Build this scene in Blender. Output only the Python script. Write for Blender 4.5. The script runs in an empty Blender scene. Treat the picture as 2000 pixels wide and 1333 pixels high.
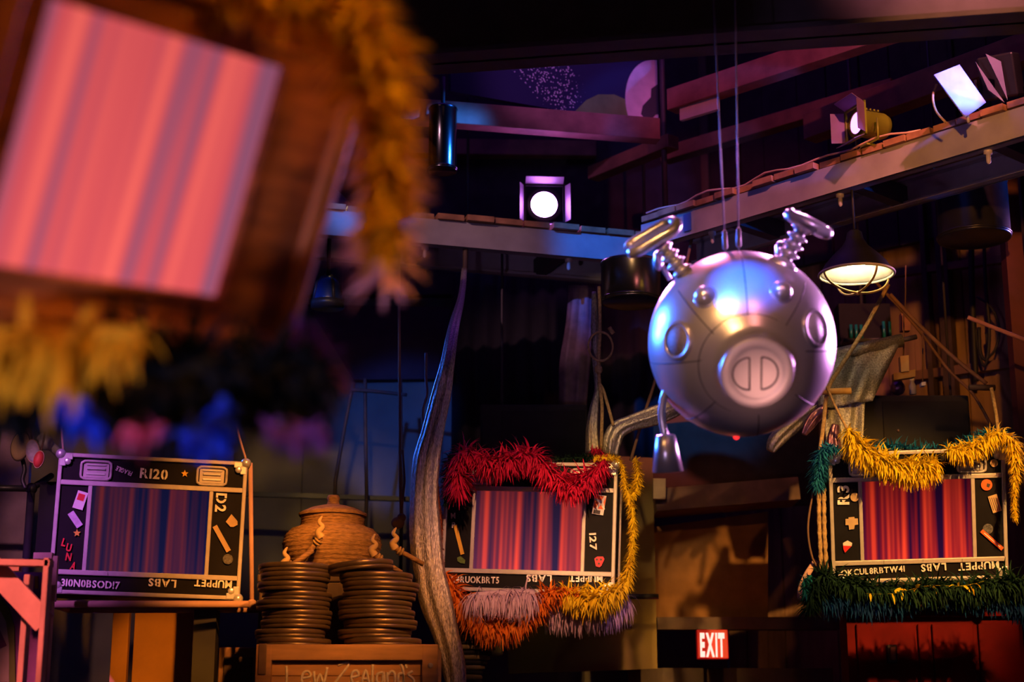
import bpy, bmesh, math, random
from mathutils import Vector, Matrix, Euler, Quaternion
S = bpy.context.scene
COL = S.collection
RAD = math.radians
random.seed(7)

# ------------------------------------------------------------------ camera, world, exposure
F = 3200.0                      # focal length in pixels of the 2000 x 1333 frame
TH = RAD(14.0)
CAM = Vector((0, 0, 1.6))
cd = bpy.data.cameras.new('camera'); cam = bpy.data.objects.new('camera', cd); COL.objects.link(cam)
cam.location = CAM; cam.rotation_euler = (RAD(90) + TH, 0, 0)
cd.sensor_width = 36.0; cd.lens = 36.0 * F / 2000.0
cd.clip_start = 0.05; cd.clip_end = 60
cd.dof.use_dof = True; cd.dof.focus_distance = 8.55; cd.dof.aperture_fstop = 1.35
S.camera = cam
w = bpy.data.worlds.new('world'); S.world = w; w.use_nodes = True
w.node_tree.nodes['Background'].inputs[0].default_value = (0.10, 0.05, 0.16, 1)
w.node_tree.nodes['Background'].inputs[1].default_value = 0.012
S.view_settings.view_transform = 'Standard'; S.view_settings.look = 'None'
S.view_settings.gamma = 1.0; S.view_settings.exposure = 0.0; S.view_settings.use_curve_mapping = False
S.cycles.use_denoising = True
S.cycles.max_bounces = 5; S.cycles.diffuse_bounces = 2; S.cycles.glossy_bounces = 3
S.cycles.sample_clamp_indirect = 3.0
S.cycles.caustics_reflective = False; S.cycles.caustics_refractive = False

def ray(px, py):
    cx = (px - 1000) / F; cy = (666.5 - py) / F
    return Vector((cx, math.cos(TH) - math.sin(TH) * cy, math.sin(TH) + math.cos(TH) * cy))
def P(px, py, Y):                # the point seen at a pixel, standing at distance Y
    d = ray(px, py); return CAM + d * (Y / d.y)
def Pz(px, py, z):               # the point seen at a pixel, at height z
    d = ray(px, py); return CAM + d * ((z - CAM.z) / d.z)
def mpp(Y): return Y / F         # metres per pixel at distance Y

# ------------------------------------------------------------------ stage lighting
def aim(o, target):
    o.rotation_euler = (Vector(target) - o.location).to_track_quat('-Z', 'Y').to_euler()
def spot(name, loc, target, col, power, size=30, blend=0.4, radius=0.08):
    l = bpy.data.lights.new(name, 'SPOT'); l.color = col; l.energy = power
    l.spot_size = RAD(size); l.spot_blend = blend; l.shadow_soft_size = radius
    o = bpy.data.objects.new(name, l); COL.objects.link(o); o.location = loc; aim(o, target); return o
AMBER = (1.0, 0.50, 0.13); ORANGE = (1.0, 0.33, 0.045); VIOLET = (0.48, 0.14, 1.0); BLUE = (0.03, 0.14, 1.0)
PINK = (1.0, 0.25, 0.62); RED = (1.0, 0.05, 0.02); YELLOW = (1.0, 0.62, 0.06); ROSE = (1.0, 0.42, 0.40)
def gobo(o, scale, lo, hi):                                  # patterned stage lamp: a leaf-break-up slide in the lamp
    l = o.data; l.use_nodes = True; nt = l.node_tree; em = nt.nodes['Emission']
    tc = nt.nodes.new('ShaderNodeTexCoord'); n = nt.nodes.new('ShaderNodeTexNoise'); n.inputs['Scale'].default_value = scale; n.inputs['Detail'].default_value = 1
    r = nt.nodes.new('ShaderNodeMapRange'); r.inputs['From Min'].default_value = lo; r.inputs['From Max'].default_value = hi; r.clamp = True
    nt.links.new(tc.outputs['Normal'], n.inputs['Vector']); nt.links.new(n.outputs['Fac'], r.inputs['Value']); nt.links.new(r.outputs[0], em.inputs['Strength'])
# rig over the audience, out of the picture
spot('stage_spot', (3.4, 2.6, 5.2), P(1790, 1000, 8.7), (1, .47, .11), 3600, 15, .7)
spot('stage_spot', (0.1, 2.2, 5.2), P(1040, 1080, 8.7), (1, .40, .20), 1700, 11, .6)
spot('stage_spot', (-0.7, 2.4, 5.2), P(1190, 1070, 8.8), AMBER, 1700, 8.5, .7)
spot('stage_spot', (0.6, 2.6, 5.4), P(480, 1030, 8.4), ORANGE, 2700, 11, .9)
spot('stage_spot', (1.4, 2.4, 5.4), P(670, 1150, 8.0), ORANGE, 1900, 12, .7)
spot('stage_spot', (-3.6, 2.8, 5.2), P(80, 1020, 8.3), (0.75, .20, .90), 1900, 11, .9)
spot('stage_spot', (-3.2, 3.2, 4.6), P(30, 1210, 7.1), (1, .20, .17), 1500, 10, .6)
spot('stage_spot', (-3.2, 3.0, 7.2), P(860, 460, 9.3), (.95, .46, .50), 900, 10, .8)
spot('stage_spot', (-1.6, 3.4, 7.2), P(1230, 490, 9.5), (.02, .18, 1.0), 3200, 8, .5)
spot('stage_spot', (-3.0, 4.0, 4.4), P(730, 800, 10.9), BLUE, 1300, 9, .5)
spot('stage_spot', (-.6, 2.6, 5.2), P(640, 1010, 11.5), (1, .60, .22), 420, 10, .7)
spot('stage_spot', (-.8, 2.4, 5.3), P(1240, 835, 8.95), (1, .60, .26), 800, 4.2, .6)
spot('stage_spot', (-2.6, 2.8, 5.2), P(45, 885, 8.7), (1, .45, .38), 500, 7, .6)
spot('stage_spot', (2.6, 3.0, 7.2), P(1700, 320, 8.2), (1, .26, .28), 1700, 20, .8)
spot('stage_spot', (0.3, 3.6, 7.3), P(1120, 190, 9.8), (.60, .18, .75), 620, 13, .7)
spot('stage_spot', (2.2, 3.0, 7.3), P(1500, 150, 9.3), (1, .14, .24), 480, 15, .7)
spot('stage_spot', (1.2, 2.4, 4.5), P(1850, 600, 10.2), (1, .36, .05), 900, 17, .8)
spot('stage_spot', (1.0, 2.0, 5.4), P(1400, 1090, 10.3), (1, .36, .05), 200, 12, .6)
gobo(spot('stage_spot', (0.2, 2.2, 5.4), P(1110, 1240, 10.3), (1, .50, .06), 900, 9, .4), 30, .38, .60)
gobo(spot('stage_spot', (-0.4, 2.4, 5.4), P(560, 930, 11.5), (1, .55, .10), 700, 9, .4), 28, .5, .62)
gobo(spot('stage_spot', (-1.0, 2.4, 5.4), P(60, 900, 11.0), (1, .45, .25), 800, 9, .4), 24, .42, .56)
spot('stage_spot', (2.8, 3.4, 5.2), P(1850, 1290, 9.6), (1, .05, .02), 260, 13, .7)
spot('low_fill', (0.2, 3.0, 0.5), P(310, 1290, 9.4), (1, .34, .02), 1300, 6, .5)  # unseen low lamp, added to reach the amber boards under the case
# on the sphere
def panel(name, loc, target, col, power, size, spread=90):
    l = bpy.data.lights.new(name, 'AREA'); l.color = col; l.energy = power; l.size = size; l.spread = RAD(spread)
    o = bpy.data.objects.new(name, l); COL.objects.link(o); o.location = loc; aim(o, target); return o
SPH = P(1448, 672, 6.25)
panel('rim_fill', (-3.5, 9.6, 5.1), SPH, (.03, .16, 1.0), 70, 1.2, 30)  # unseen blue area light, added for the sphere's left rim
panel('rim_fill', (3.7, 8.6, 4.0), SPH, (.80, .30, .85), 26, 1.2, 32)  # unseen pink area light, added for the sphere's right rim
spot('stage_spot', (.55, 9.1, 6.6), P(1430, 520, 6.4), (1, .22, .50), 700, 12, .5, .2)
spot('stage_spot', (-1.2, 2.6, 5.6), P(1466, 578, 6.0), (.0, .10, 1.0), 14000, 2.8, .3, .05)
spot('stage_spot', (-1.5, 1.8, 5.6), P(1378, 655, 6.2), (1, .47, .16), 2300, 4.2, .3, .35)
spot('stage_spot', (-.4, 2.4, 5.4), P(1470, 668, 6.15), (1, .44, .18), 700, 3.2, .3, .25)
spot('stage_spot', (0.8, 2.6, 0.9), P(1474, 722, 6.1), (1, .42, .34), 420, 4.4, .25, .10)
spot('stage_spot', (2.6, 2.2, 5.2), P(1560, 610, 6.3), (.80, .36, .90), 1100, 4.6, .3, .2)
spot('stage_spot', (1.5, 2.2, 5.6), P(1460, 680, 6.3), (1, .30, .28), 160, 9, .6, .3)
# on the near television and its boas
spot('stage_spot', (0.9, 0.6, 4.4), P(330, 640, 2.8), (1, .30, .02), 130, 30, .7)
spot('stage_spot', (1.4, 1.2, 4.4), P(740, 250, 2.8), (1, .46, .06), 150, 20, .7)
spot('stage_spot', (1.6, 3.6, 4.4), P(740, 400, 2.9), (1, .30, .45), 25, 22, .7)
spot('stage_spot', (-1.4, 0.6, 1.2), P(300, 840, 2.9), (.75, .5, 1), 170, 26, .8)
panel('violet_fill', (0.5, 9.2, 7.4), (0.5, 9.2, 0), (.28, .06, 1.0), 13, 3.0, 170)  # dim violet fill added overhead in place of ambient light
# unseen wash added on the wall behind the audience, for the sphere to mirror
spot('mirror_wash', (0.5, 2.4, 7.2), (0.6, -3.4, 3.0), (1, .50, .24), 900, 50, .8, .3)
spot('mirror_wash', (-2.5, 1.5, 7.0), (-4.0, -3.4, 4.0), (.25, .25, 1), 150, 60, .8, .3)

# ------------------------------------------------------------------ materials
def mat(name, col, rough=.6, metal=0., var=.18, scale=9., bump=0., emit=None, es=0., spec=.5, stretch=(1, 1, 1)):
    m = bpy.data.materials.new(name); m.use_nodes = True
    nt = m.node_tree; b = nt.nodes['Principled BSDF']
    b.inputs['Roughness'].default_value = rough; b.inputs['Metallic'].default_value = metal
    b.inputs['Specular IOR Level'].default_value = spec
    tc = nt.nodes.new('ShaderNodeTexCoord'); mp = nt.nodes.new('ShaderNodeMapping')
    mp.inputs['Scale'].default_value = stretch
    nt.links.new(tc.outputs['Object'], mp.inputs['Vector'])
    n = nt.nodes.new('ShaderNodeTexNoise'); n.inputs['Scale'].default_value = scale; n.inputs['Detail'].default_value = 5
    nt.links.new(mp.outputs[0], n.inputs['Vector'])
    r = nt.nodes.new('ShaderNodeValToRGB')
    r.color_ramp.elements[0].position = .3; r.color_ramp.elements[1].position = .7
    r.color_ramp.elements[0].color = [c * (1 - var) for c in col] + [1]
    r.color_ramp.elements[1].color = [min(1, c * (1 + var)) for c in col] + [1]
    nt.links.new(n.outputs['Fac'], r.inputs[0]); nt.links.new(r.outputs[0], b.inputs['Base Color'])
    if bump:
        bp = nt.nodes.new('ShaderNodeBump'); bp.inputs['Strength'].default_value = bump; bp.inputs['Distance'].default_value = .01
        nt.links.new(n.outputs['Fac'], bp.inputs['Height']); nt.links.new(bp.outputs[0], b.inputs['Normal'])
    if emit:
        b.inputs['Emission Color'].default_value = (*emit, 1); b.inputs['Emission Strength'].default_value = es
    return m
def feather_mat(name, a, b2, trans=.3):
    m = bpy.data.materials.new(name); m.use_nodes = True
    nt = m.node_tree; b = nt.nodes['Principled BSDF']; b.inputs['Roughness'].default_value = .75
    b.inputs['Specular IOR Level'].default_value = .2
    g = nt.nodes.new('ShaderNodeNewGeometry'); r = nt.nodes.new('ShaderNodeValToRGB')
    r.color_ramp.elements[0].color = (*a, 1); r.color_ramp.elements[1].color = (*b2, 1)
    nt.links.new(g.outputs['Random Per Island'], r.inputs[0]); nt.links.new(r.outputs[0], b.inputs['Base Color'])
    t = nt.nodes.new('ShaderNodeBsdfTranslucent'); nt.links.new(r.outputs[0], t.inputs['Color'])
    mx = nt.nodes.new('ShaderNodeMixShader'); mx.inputs[0].default_value = trans
    nt.links.new(b.outputs[0], mx.inputs[1]); nt.links.new(t.outputs[0], mx.inputs[2])
    nt.links.new(mx.outputs[0], nt.nodes['Material Output'].inputs['Surface'])
    return m
def wood(name, col, scale=3., var=.35, rough=.55):
    return mat(name, col, rough, 0, var, scale, .15, stretch=(1, 1, 9))
def woodx(name, col, scale=3., var=.35, rough=.55):
    return mat(name, col, rough, 0, var, scale, .15, stretch=(9, 9, 1) if False else (1, 9, 9))
def screen_mat(name, dark, mid, bright, strength, folds=11., top=.55):
    """a stage curtain shown on a lit screen: vertical folds, brighter towards the footlights of the picture"""
    m = bpy.data.materials.new(name); m.use_nodes = True
    nt = m.node_tree; L = nt.links; nt.nodes.remove(nt.nodes['Principled BSDF'])
    tc = nt.nodes.new('ShaderNodeTexCoord'); sp = nt.nodes.new('ShaderNodeSeparateXYZ'); L.new(tc.outputs['Generated'], sp.inputs[0])
    mp = nt.nodes.new('ShaderNodeMapping'); mp.inputs['Scale'].default_value = (1, 0, .012); L.new(tc.outputs['Generated'], mp.inputs[0])
    n = nt.nodes.new('ShaderNodeTexNoise'); n.inputs['Scale'].default_value = folds; n.inputs['Detail'].default_value = 1.2; n.inputs['Roughness'].default_value = .5
    L.new(mp.outputs[0], n.inputs['Vector'])
    n2 = nt.nodes.new('ShaderNodeTexNoise'); n2.inputs['Scale'].default_value = folds * .3; n2.inputs['Detail'].default_value = 1; L.new(mp.outputs[0], n2.inputs['Vector'])
    ad = nt.nodes.new('ShaderNodeMath'); ad.operation = 'MULTIPLY_ADD'; ad.inputs[1].default_value = .45
    L.new(n2.outputs['Fac'], ad.inputs[0]); L.new(n.outputs['Fac'], ad.inputs[2])
    r = nt.nodes.new('ShaderNodeValToRGB'); e = r.color_ramp.elements
    e[0].position = .58; e[0].color = (*dark, 1); e[1].position = .92; e[1].color = (*bright, 1)
    q = r.color_ramp.elements.new(.72); q.color = (*mid, 1)
    L.new(ad.outputs[0], r.inputs[0])
    gr = nt.nodes.new('ShaderNodeMapRange'); gr.inputs['From Min'].default_value = 0; gr.inputs['From Max'].default_value = 1
    gr.inputs['To Min'].default_value = strength; gr.inputs['To Max'].default_value = strength * top
    L.new(sp.outputs['Z'], gr.inputs['Value'])
    em = nt.nodes.new('ShaderNodeEmission'); L.new(r.outputs[0], em.inputs[0]); L.new(gr.outputs[0], em.inputs[1])
    L.new(em.outputs[0], nt.nodes['Material Output'].inputs[0])
    return m
def emat(name, col, s):
    m = bpy.data.materials.new(name); m.use_nodes = True; nt = m.node_tree
    nt.nodes.remove(nt.nodes['Principled BSDF']); e = nt.nodes.new('ShaderNodeEmission')
    e.inputs[0].default_value = (*col, 1); e.inputs[1].default_value = s
    nt.links.new(e.outputs[0], nt.nodes['Material Output'].inputs[0]); return m

MT = dict(
    black=mat('black_laminate', (.007, .006, .008), .7, var=.3, spec=.15),
    blackmetal=mat('black_metal', (.03, .028, .034), .42, .3),
    alu=mat('brushed_aluminium', (.46, .42, .42), .42, .12, .08, 30, .05, spec=.3),
    chrome=mat('chrome', (.8, .8, .82), .28, .6, .06, 14),
    silver=mat('silver_painted_sphere', (.62, .60, .59), .30, .68, .05, 5),
    silverflat=mat('silver_matte', (.60, .56, .55), .45, .25, .05, 8),
    silver2=mat('silver_polished', (.72, .70, .72), .26, .65, .05, 8),
    seam=mat('seam_dark', (.05, .045, .05), .6, .3),
    paint=mat('stencil_paint', (.84, .78, .74), .7, var=.25, scale=40),
    white=mat('white_card', (.72, .70, .70), .7, var=.08),
    lav=mat('lavender_card', (.55, .45, .62), .7, var=.15, scale=60),
    redp=mat('red_print', (.65, .01, .015), .6), yel=mat('yellow_print', (.75, .42, .02), .6),
    org=mat('orange_print', (.80, .13, .02), .6), grn=mat('green_print', (.09, .16, .02), .7, var=.5, scale=60), grey=mat('grey_print', (.10, .10, .11), .7, var=.6, scale=90),
    tan=mat('tan_card', (.55, .38, .20), .7), crimson=mat('crimson_print', (.55, .02, .05), .6),
    lace=mat('silver_lame', (.42, .38, .33), .38, .75, .5, 160, .5, stretch=(1, 1, .35)),
    tarp=mat('silver_tarp', (.36, .34, .29), .40, .6, .5, 120, .6),
    purplefoil=mat('purple_foil', (.22, .10, .18), .30, .7, .4, 40, .5),
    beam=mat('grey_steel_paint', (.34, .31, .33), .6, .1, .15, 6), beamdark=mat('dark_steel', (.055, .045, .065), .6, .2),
    plank=mat('orange_plank', (.34, .16, .08), .6, 0, .4, 10, .2), redbeam=mat('red_timber', (.34, .14, .12), .7, 0, .3, 8, .15),
    brownbeam=mat('brown_timber', (.17, .085, .05), .7, 0, .35, 7, .15), darkwood=mat('dark_timber', (.06, .035, .025), .7, 0, .4, 8, .15),
    rope=mat('manila_rope', (.40, .26, .11), .85, 0, .4, 70, .5), cord=mat('brown_cord', (.16, .085, .05), .8), steelrope=mat('steel_cable', (.20, .16, .17), .5, .4),
    blackrope=mat('black_cable', (.012, .01, .012), .6), bamboo=mat('bamboo', (.38, .22, .07), .55, 0, .35, 9),
    wall=mat('olive_plaster', (.16, .14, .105), .85, 0, .25, 2.2, .1), panel=mat('olive_panel', (.20, .15, .055), .85, 0, .12, 3, spec=.1),
    plankwall=mat('plank_wall', (.27, .155, .075), .8, 0, .4, 4, .2, stretch=(3, 3, .4)),
    floor=mat('dark_floor', (.045, .035, .03), .7), ceil=mat('black_ceiling', (.015, .013, .017), .9),
    tvwood=mat('tv_walnut', (.30, .095, .02), .45, 0, .45, 6, .1, stretch=(1, 1, 6)), tvrim=mat('tv_rim_wood', (.42, .15, .03), .4, 0, .3, 5),
    pinkwood=mat('pale_timber', (.58, .34, .28), .65, 0, .18, 6, .1), wicker=mat('wicker', (.30, .17, .075), .75, 0, .45, 34, .6, stretch=(1, 1, 5)),
    can=mat('film_can_metal', (.17, .12, .085), .36, .55, .3, 9), crate=mat('crate_pine', (.42, .22, .10), .6, 0, .3, 4, .1, stretch=(1, 1, 7)),
    chalk=mat('chalk_paint', (.68, .60, .55), .8, var=.2, scale=50), hinge=mat('rusty_hinge', (.22, .13, .08), .5, .5),
    lampblack=mat('lamp_black_enamel', (.02, .018, .022), .5, .1), lampwhite=mat('lamp_white_enamel', (.85, .80, .66), .5), cage=mat('brass_cage', (.75, .52, .22), .4, .6),
    bulb=emat('warm_bulb', (1, .78, .42), 30), yellowmetal=mat('yellow_olive_paint', (.26, .27, .015), .45, .4), reddoor=mat('red_door_paint', (.10, .004, .004), .8, 0, .3, 5, spec=.1),
    blackdrum=mat('black_drum', (.03, .028, .034), .28, .5, .2, 20), foam=mat('charcoal_cloth', (.03, .026, .025), .9), teal=mat('teal_glass', (.01, .16, .13), .25, .1),
    tinsel=mat('orange_tinsel', (.40, .11, .02), .6, .2, .6, 70, .8), stripeolive=mat('olive_knit', (.17, .13, .05), .85), stripeblack=mat('black_knit', (.01, .009, .009), .9),
    orangeboard=mat('amber_board', (.46, .20, .05), .7, 0, .2, 4), tagred=mat('red_tag', (.6, .05, .05), .6), bluepaint=mat('blue_paint', (.02, .08, .30), .6), bluewall=mat('blue_flat', (.05, .07, .22), .8),
)

# ------------------------------------------------------------------ mesh builder
class MB:
    def __init__(s): s.v = []; s.f = []; s.sm = []
    def add(s, vs, fs, smooth=False):
        o = len(s.v); s.v += [Vector(v) for v in vs]; s.f += [tuple(i + o for i in f) for f in fs]; s.sm += [smooth] * len(fs); return s
    def box(s, c, d, M=None, bev=0.0):
        x, y, z = d[0] / 2, d[1] / 2, d[2] / 2
        if bev > 0:
            b = min(bev, x * .9, y * .9, z * .9); bm = bmesh.new(); bmesh.ops.create_cube(bm, size=1)
            for v in bm.verts: v.co = Vector((v.co.x * d[0], v.co.y * d[1], v.co.z * d[2]))
            bmesh.ops.bevel(bm, geom=bm.edges[:], offset=b, segments=2, affect='EDGES', profile=.5)
            bm.verts.index_update(); vs = [v.co.copy() for v in bm.verts]; fs = [[q.index for q in f.verts] for f in bm.faces]; bm.free()
        else:
            vs = [Vector((a * x, b_ * y, c_ * z)) for a in (-1, 1) for b_ in (-1, 1) for c_ in (-1, 1)]
            fs = [(0, 1, 3, 2), (4, 6, 7, 5), (0, 4, 5, 1), (2, 3, 7, 6), (0, 2, 6, 4), (1, 5, 7, 3)]
        if M is not None: vs = [M @ v for v in vs]
        return s.add([v + Vector(c) for v in vs], fs)
    def beam(s, a, b, w, h, up=(0, 0, 1), bev=0.0):         # box from a to b, width across, height along up
        a = Vector(a); b = Vector(b); d = b - a; L = d.length; x = d.normalized(); u = Vector(up)
        y = u.cross(x).normalized(); z = x.cross(y)
        M = Matrix((x, y, z)).transposed()
        return s.box((a + b) / 2, (L, w, h), M, bev)
    def tube(s, pts, r, n=8, cap=True, smooth=True, twist=0.0, wob=None):
        pts = [Vector(p) for p in pts]; k = len(pts)
        rs = r if isinstance(r, (list, tuple)) else [r] * k
        T = [(pts[min(i + 1, k - 1)] - pts[max(i - 1, 0)]).normalized() for i in range(k)]
        ref = Vector((0, 0, 1)) if abs(T[0].z) < .9 else Vector((1, 0, 0))
        u = (ref - T[0] * ref.dot(T[0])).normalized(); vs = []
        for i in range(k):
            u = (u - T[i] * u.dot(T[i])).normalized(); w_ = T[i].cross(u)
            for j in range(n):
                a = 2 * math.pi * j / n + twist * i
                rr = rs[i] * (wob(i, j) if wob else 1)
                vs.append(pts[i] + (u * math.cos(a) + w_ * math.sin(a)) * rr)
        fs = [(i * n + j, i * n + (j + 1) % n, (i + 1) * n + (j + 1) % n, (i + 1) * n + j) for i in range(k - 1) for j in range(n)]
        if cap: fs += [tuple(range(n))[::-1], tuple((k - 1) * n + j for j in range(n))]
        return s.add(vs, fs, smooth)
    def lathe(s, prof, n=32, M=None, smooth=True, cap=False):
        vs = []; k = len(prof)
        for (r, z) in prof:
            for j in range(n):
                a = 2 * math.pi * j / n; vs.append(Vector((r * math.cos(a), r * math.sin(a), z)))
        fs = [(i * n + j, i * n + (j + 1) % n, (i + 1) * n + (j + 1) % n, (i + 1) * n + j) for i in range(k - 1) for j in range(n)]
        if cap: fs += [tuple(range(n))[::-1], tuple((k - 1) * n + j for j in range(n))]
        if M is not None: vs = [M @ v for v in vs]
        return s.add(vs, fs, smooth)
    def torus(s, R, r, M=None, n=32, m=10, sx=1., sy=1.):
        vs = []
        for i in range(n):
            a = 2 * math.pi * i / n
            for j in range(m):
                b = 2 * math.pi * j / m; q = R + r * math.cos(b)
                vs.append(Vector((q * math.cos(a) * sx, q * math.sin(a) * sy, r * math.sin(b))))
        fs = [(i * m + j, ((i + 1) % n) * m + j, ((i + 1) % n) * m + (j + 1) % m, i * m + (j + 1) % m) for i in range(n) for j in range(m)]
        if M is not None: vs = [M @ v for v in vs]
        return s.add(vs, fs, True)
    def ball(s, c, r, n=16, m=10, sc=(1, 1, 1), M=None):
        vs = []; fs = []
        for i in range(m + 1):
            t = math.pi * i / m
            for j in range(n):
                a = 2 * math.pi * j / n
                p = Vector((r * math.sin(t) * math.cos(a) * sc[0], r * math.sin(t) * math.sin(a) * sc[1], r * math.cos(t) * sc[2]))
                vs.append((M @ p if M is not None else p) + Vector(c))
        fs = [(i * n + j, (i + 1) * n + j, (i + 1) * n + (j + 1) % n, i * n + (j + 1) % n) for i in range(m) for j in range(n)]
        return s.add(vs, fs, True)
    def prism(s, poly, y0, y1, M=None):                      # polygon in x,z pulled along y
        n = len(poly); vs = [Vector((x, y0, z)) for x, z in poly] + [Vector((x, y1, z)) for x, z in poly]
        fs = [tuple(range(n)), tuple(range(2 * n - 1, n - 1, -1))] + [(i, i + n, (i + 1) % n + n, (i + 1) % n) for i in range(n)]
        if M is not None: vs = [M @ v for v in vs]
        return s.add(vs, fs)
    def build(s, name, m, parent=None, org=None):
        me = bpy.data.meshes.new(name); o3 = Vector(org) if org is not None else Vector((0, 0, 0))
        me.from_pydata([v - o3 for v in s.v], [], s.f); me.update()
        me.polygons.foreach_set('use_smooth', s.sm)
        bm = bmesh.new(); bm.from_mesh(me); bmesh.ops.remove_doubles(bm, verts=bm.verts[:], dist=1e-6)
        bmesh.ops.recalc_face_normals(bm, faces=bm.faces[:]); bm.to_mesh(me); bm.free()
        me.materials.append(m if not isinstance(m, str) else MT[m])
        o = bpy.data.objects.new(name, me); COL.objects.link(o); o.location = o3
        if parent is not None: o.parent = parent
        return o
def tag(o, label=None, cat=None, group=None, kind=None):
    if label: o['label'] = label
    if cat: o['category'] = cat
    if group: o['group'] = group
    if kind: o['kind'] = kind
    return o
def thing(name, label, cat, loc, rot=(0, 0, 0), group=None):
    o = bpy.data.objects.new(name, None); COL.objects.link(o); o.location = loc; o.rotation_euler = rot
    o.empty_display_size = .1
    return tag(o, label, cat, group)
def copy_tree(root, loc, label, rot=None):
    def cp(o, par):
        c = o.copy(); COL.objects.link(c)
        if par is not None: c.parent = par
        for ch in [x for x in bpy.data.objects if x.parent == o]: cp(ch, c)
        return c
    r = cp(root, None); r.location = loc; r['label'] = label
    if rot is not None: r.rotation_euler = rot
    return r
def curve_pts(pts, n=10):                                   # smooth path through points
    pts = [Vector(p) for p in pts]; out = []
    for i in range(len(pts) - 1):
        p0 = pts[max(i - 1, 0)]; p1 = pts[i]; p2 = pts[i + 1]; p3 = pts[min(i + 2, len(pts) - 1)]
        for k in range(n):
            t = k / n
            out.append(.5 * ((2 * p1) + (p2 - p0) * t + (2 * p0 - 5 * p1 + 4 * p2 - p3) * t * t + (3 * p1 - p0 - 3 * p2 + p3) * t ** 3))
    return out + [pts[-1]]
def path(pix, Y, n=10):                                     # smooth path through pixels, each (x, y) or (x, y, distance)
    return curve_pts([P(p[0], p[1], p[2] if len(p) > 2 else Y) for p in pix], n)
def Bz(dirv, up=(0, 0, 1)):                                 # matrix turning local z to dirv
    return Vector(dirv).normalized().to_track_quat('Z', 'Y').to_matrix()

# ---- lettering: flat glyph meshes, with stencil bridges cut out
STENCIL = set('0OBDRPAQ')
def glyphs(text, h, stencil=True, bold=.03, space=1.06):
    """list of triangles in x,z; cap height h; baseline at z=0; returns MB and width"""
    mb = MB(); x = 0.0
    cu = bpy.data.curves.new('t', 'FONT'); cu.size = 1; cu.offset = bold; cu.resolution_u = 3
    ob = bpy.data.objects.new('t', cu); COL.objects.link(ob)
    for ch in text:
        if ch == ' ': x += h * .55; continue
        cu.body = ch; bpy.context.view_layer.update()
        me = ob.evaluated_get(bpy.context.evaluated_depsgraph_get()).to_mesh()
        bm = bmesh.new(); bm.from_mesh(me)
        if not bm.verts: bm.free(); continue
        x0 = min(v.co.x for v in bm.verts); x1 = max(v.co.x for v in bm.verts)
        sc = h / .73
        if stencil and ch in STENCIL:
            c = (x0 + x1) / 2; g = .032
            for s_ in (-1, 1):
                bmesh.ops.bisect_plane(bm, geom=bm.verts[:] + bm.edges[:] + bm.faces[:], plane_co=(c + s_ * g, 0, 0), plane_no=(1, 0, 0))
            dl = [f for f in bm.faces if abs(f.calc_center_median().x - c) < g]
            bmesh.ops.delete(bm, geom=dl, context='FACES')
        bm.verts.index_update()
        mb.add([Vector((x + (v.co.x - x0) * sc, 0, v.co.y * sc)) for v in bm.verts], [[v.index for v in f.verts] for f in bm.faces])
        x += (x1 - x0) * sc + h * .12 * space
        bm.free()
    COL.objects.unlink(ob); bpy.data.objects.remove(ob); bpy.data.curves.remove(cu)
    return mb, x
def place(mb, wdt, h, x, z, ang, y, sx=1.):                 # centre a glyph run on (x,z), turned by ang
    c, s_ = math.cos(ang), math.sin(ang)
    for v in mb.v:
        a = (v.x - wdt / 2) * sx; b = v.z - h / 2
        v.x = x + a * c - b * s_; v.z = z + a * s_ + b * c; v.y = y
    return mb
def join(*ms):
    o = MB()
    for m in ms: o.add(m.v, m.f)
    return o

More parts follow.
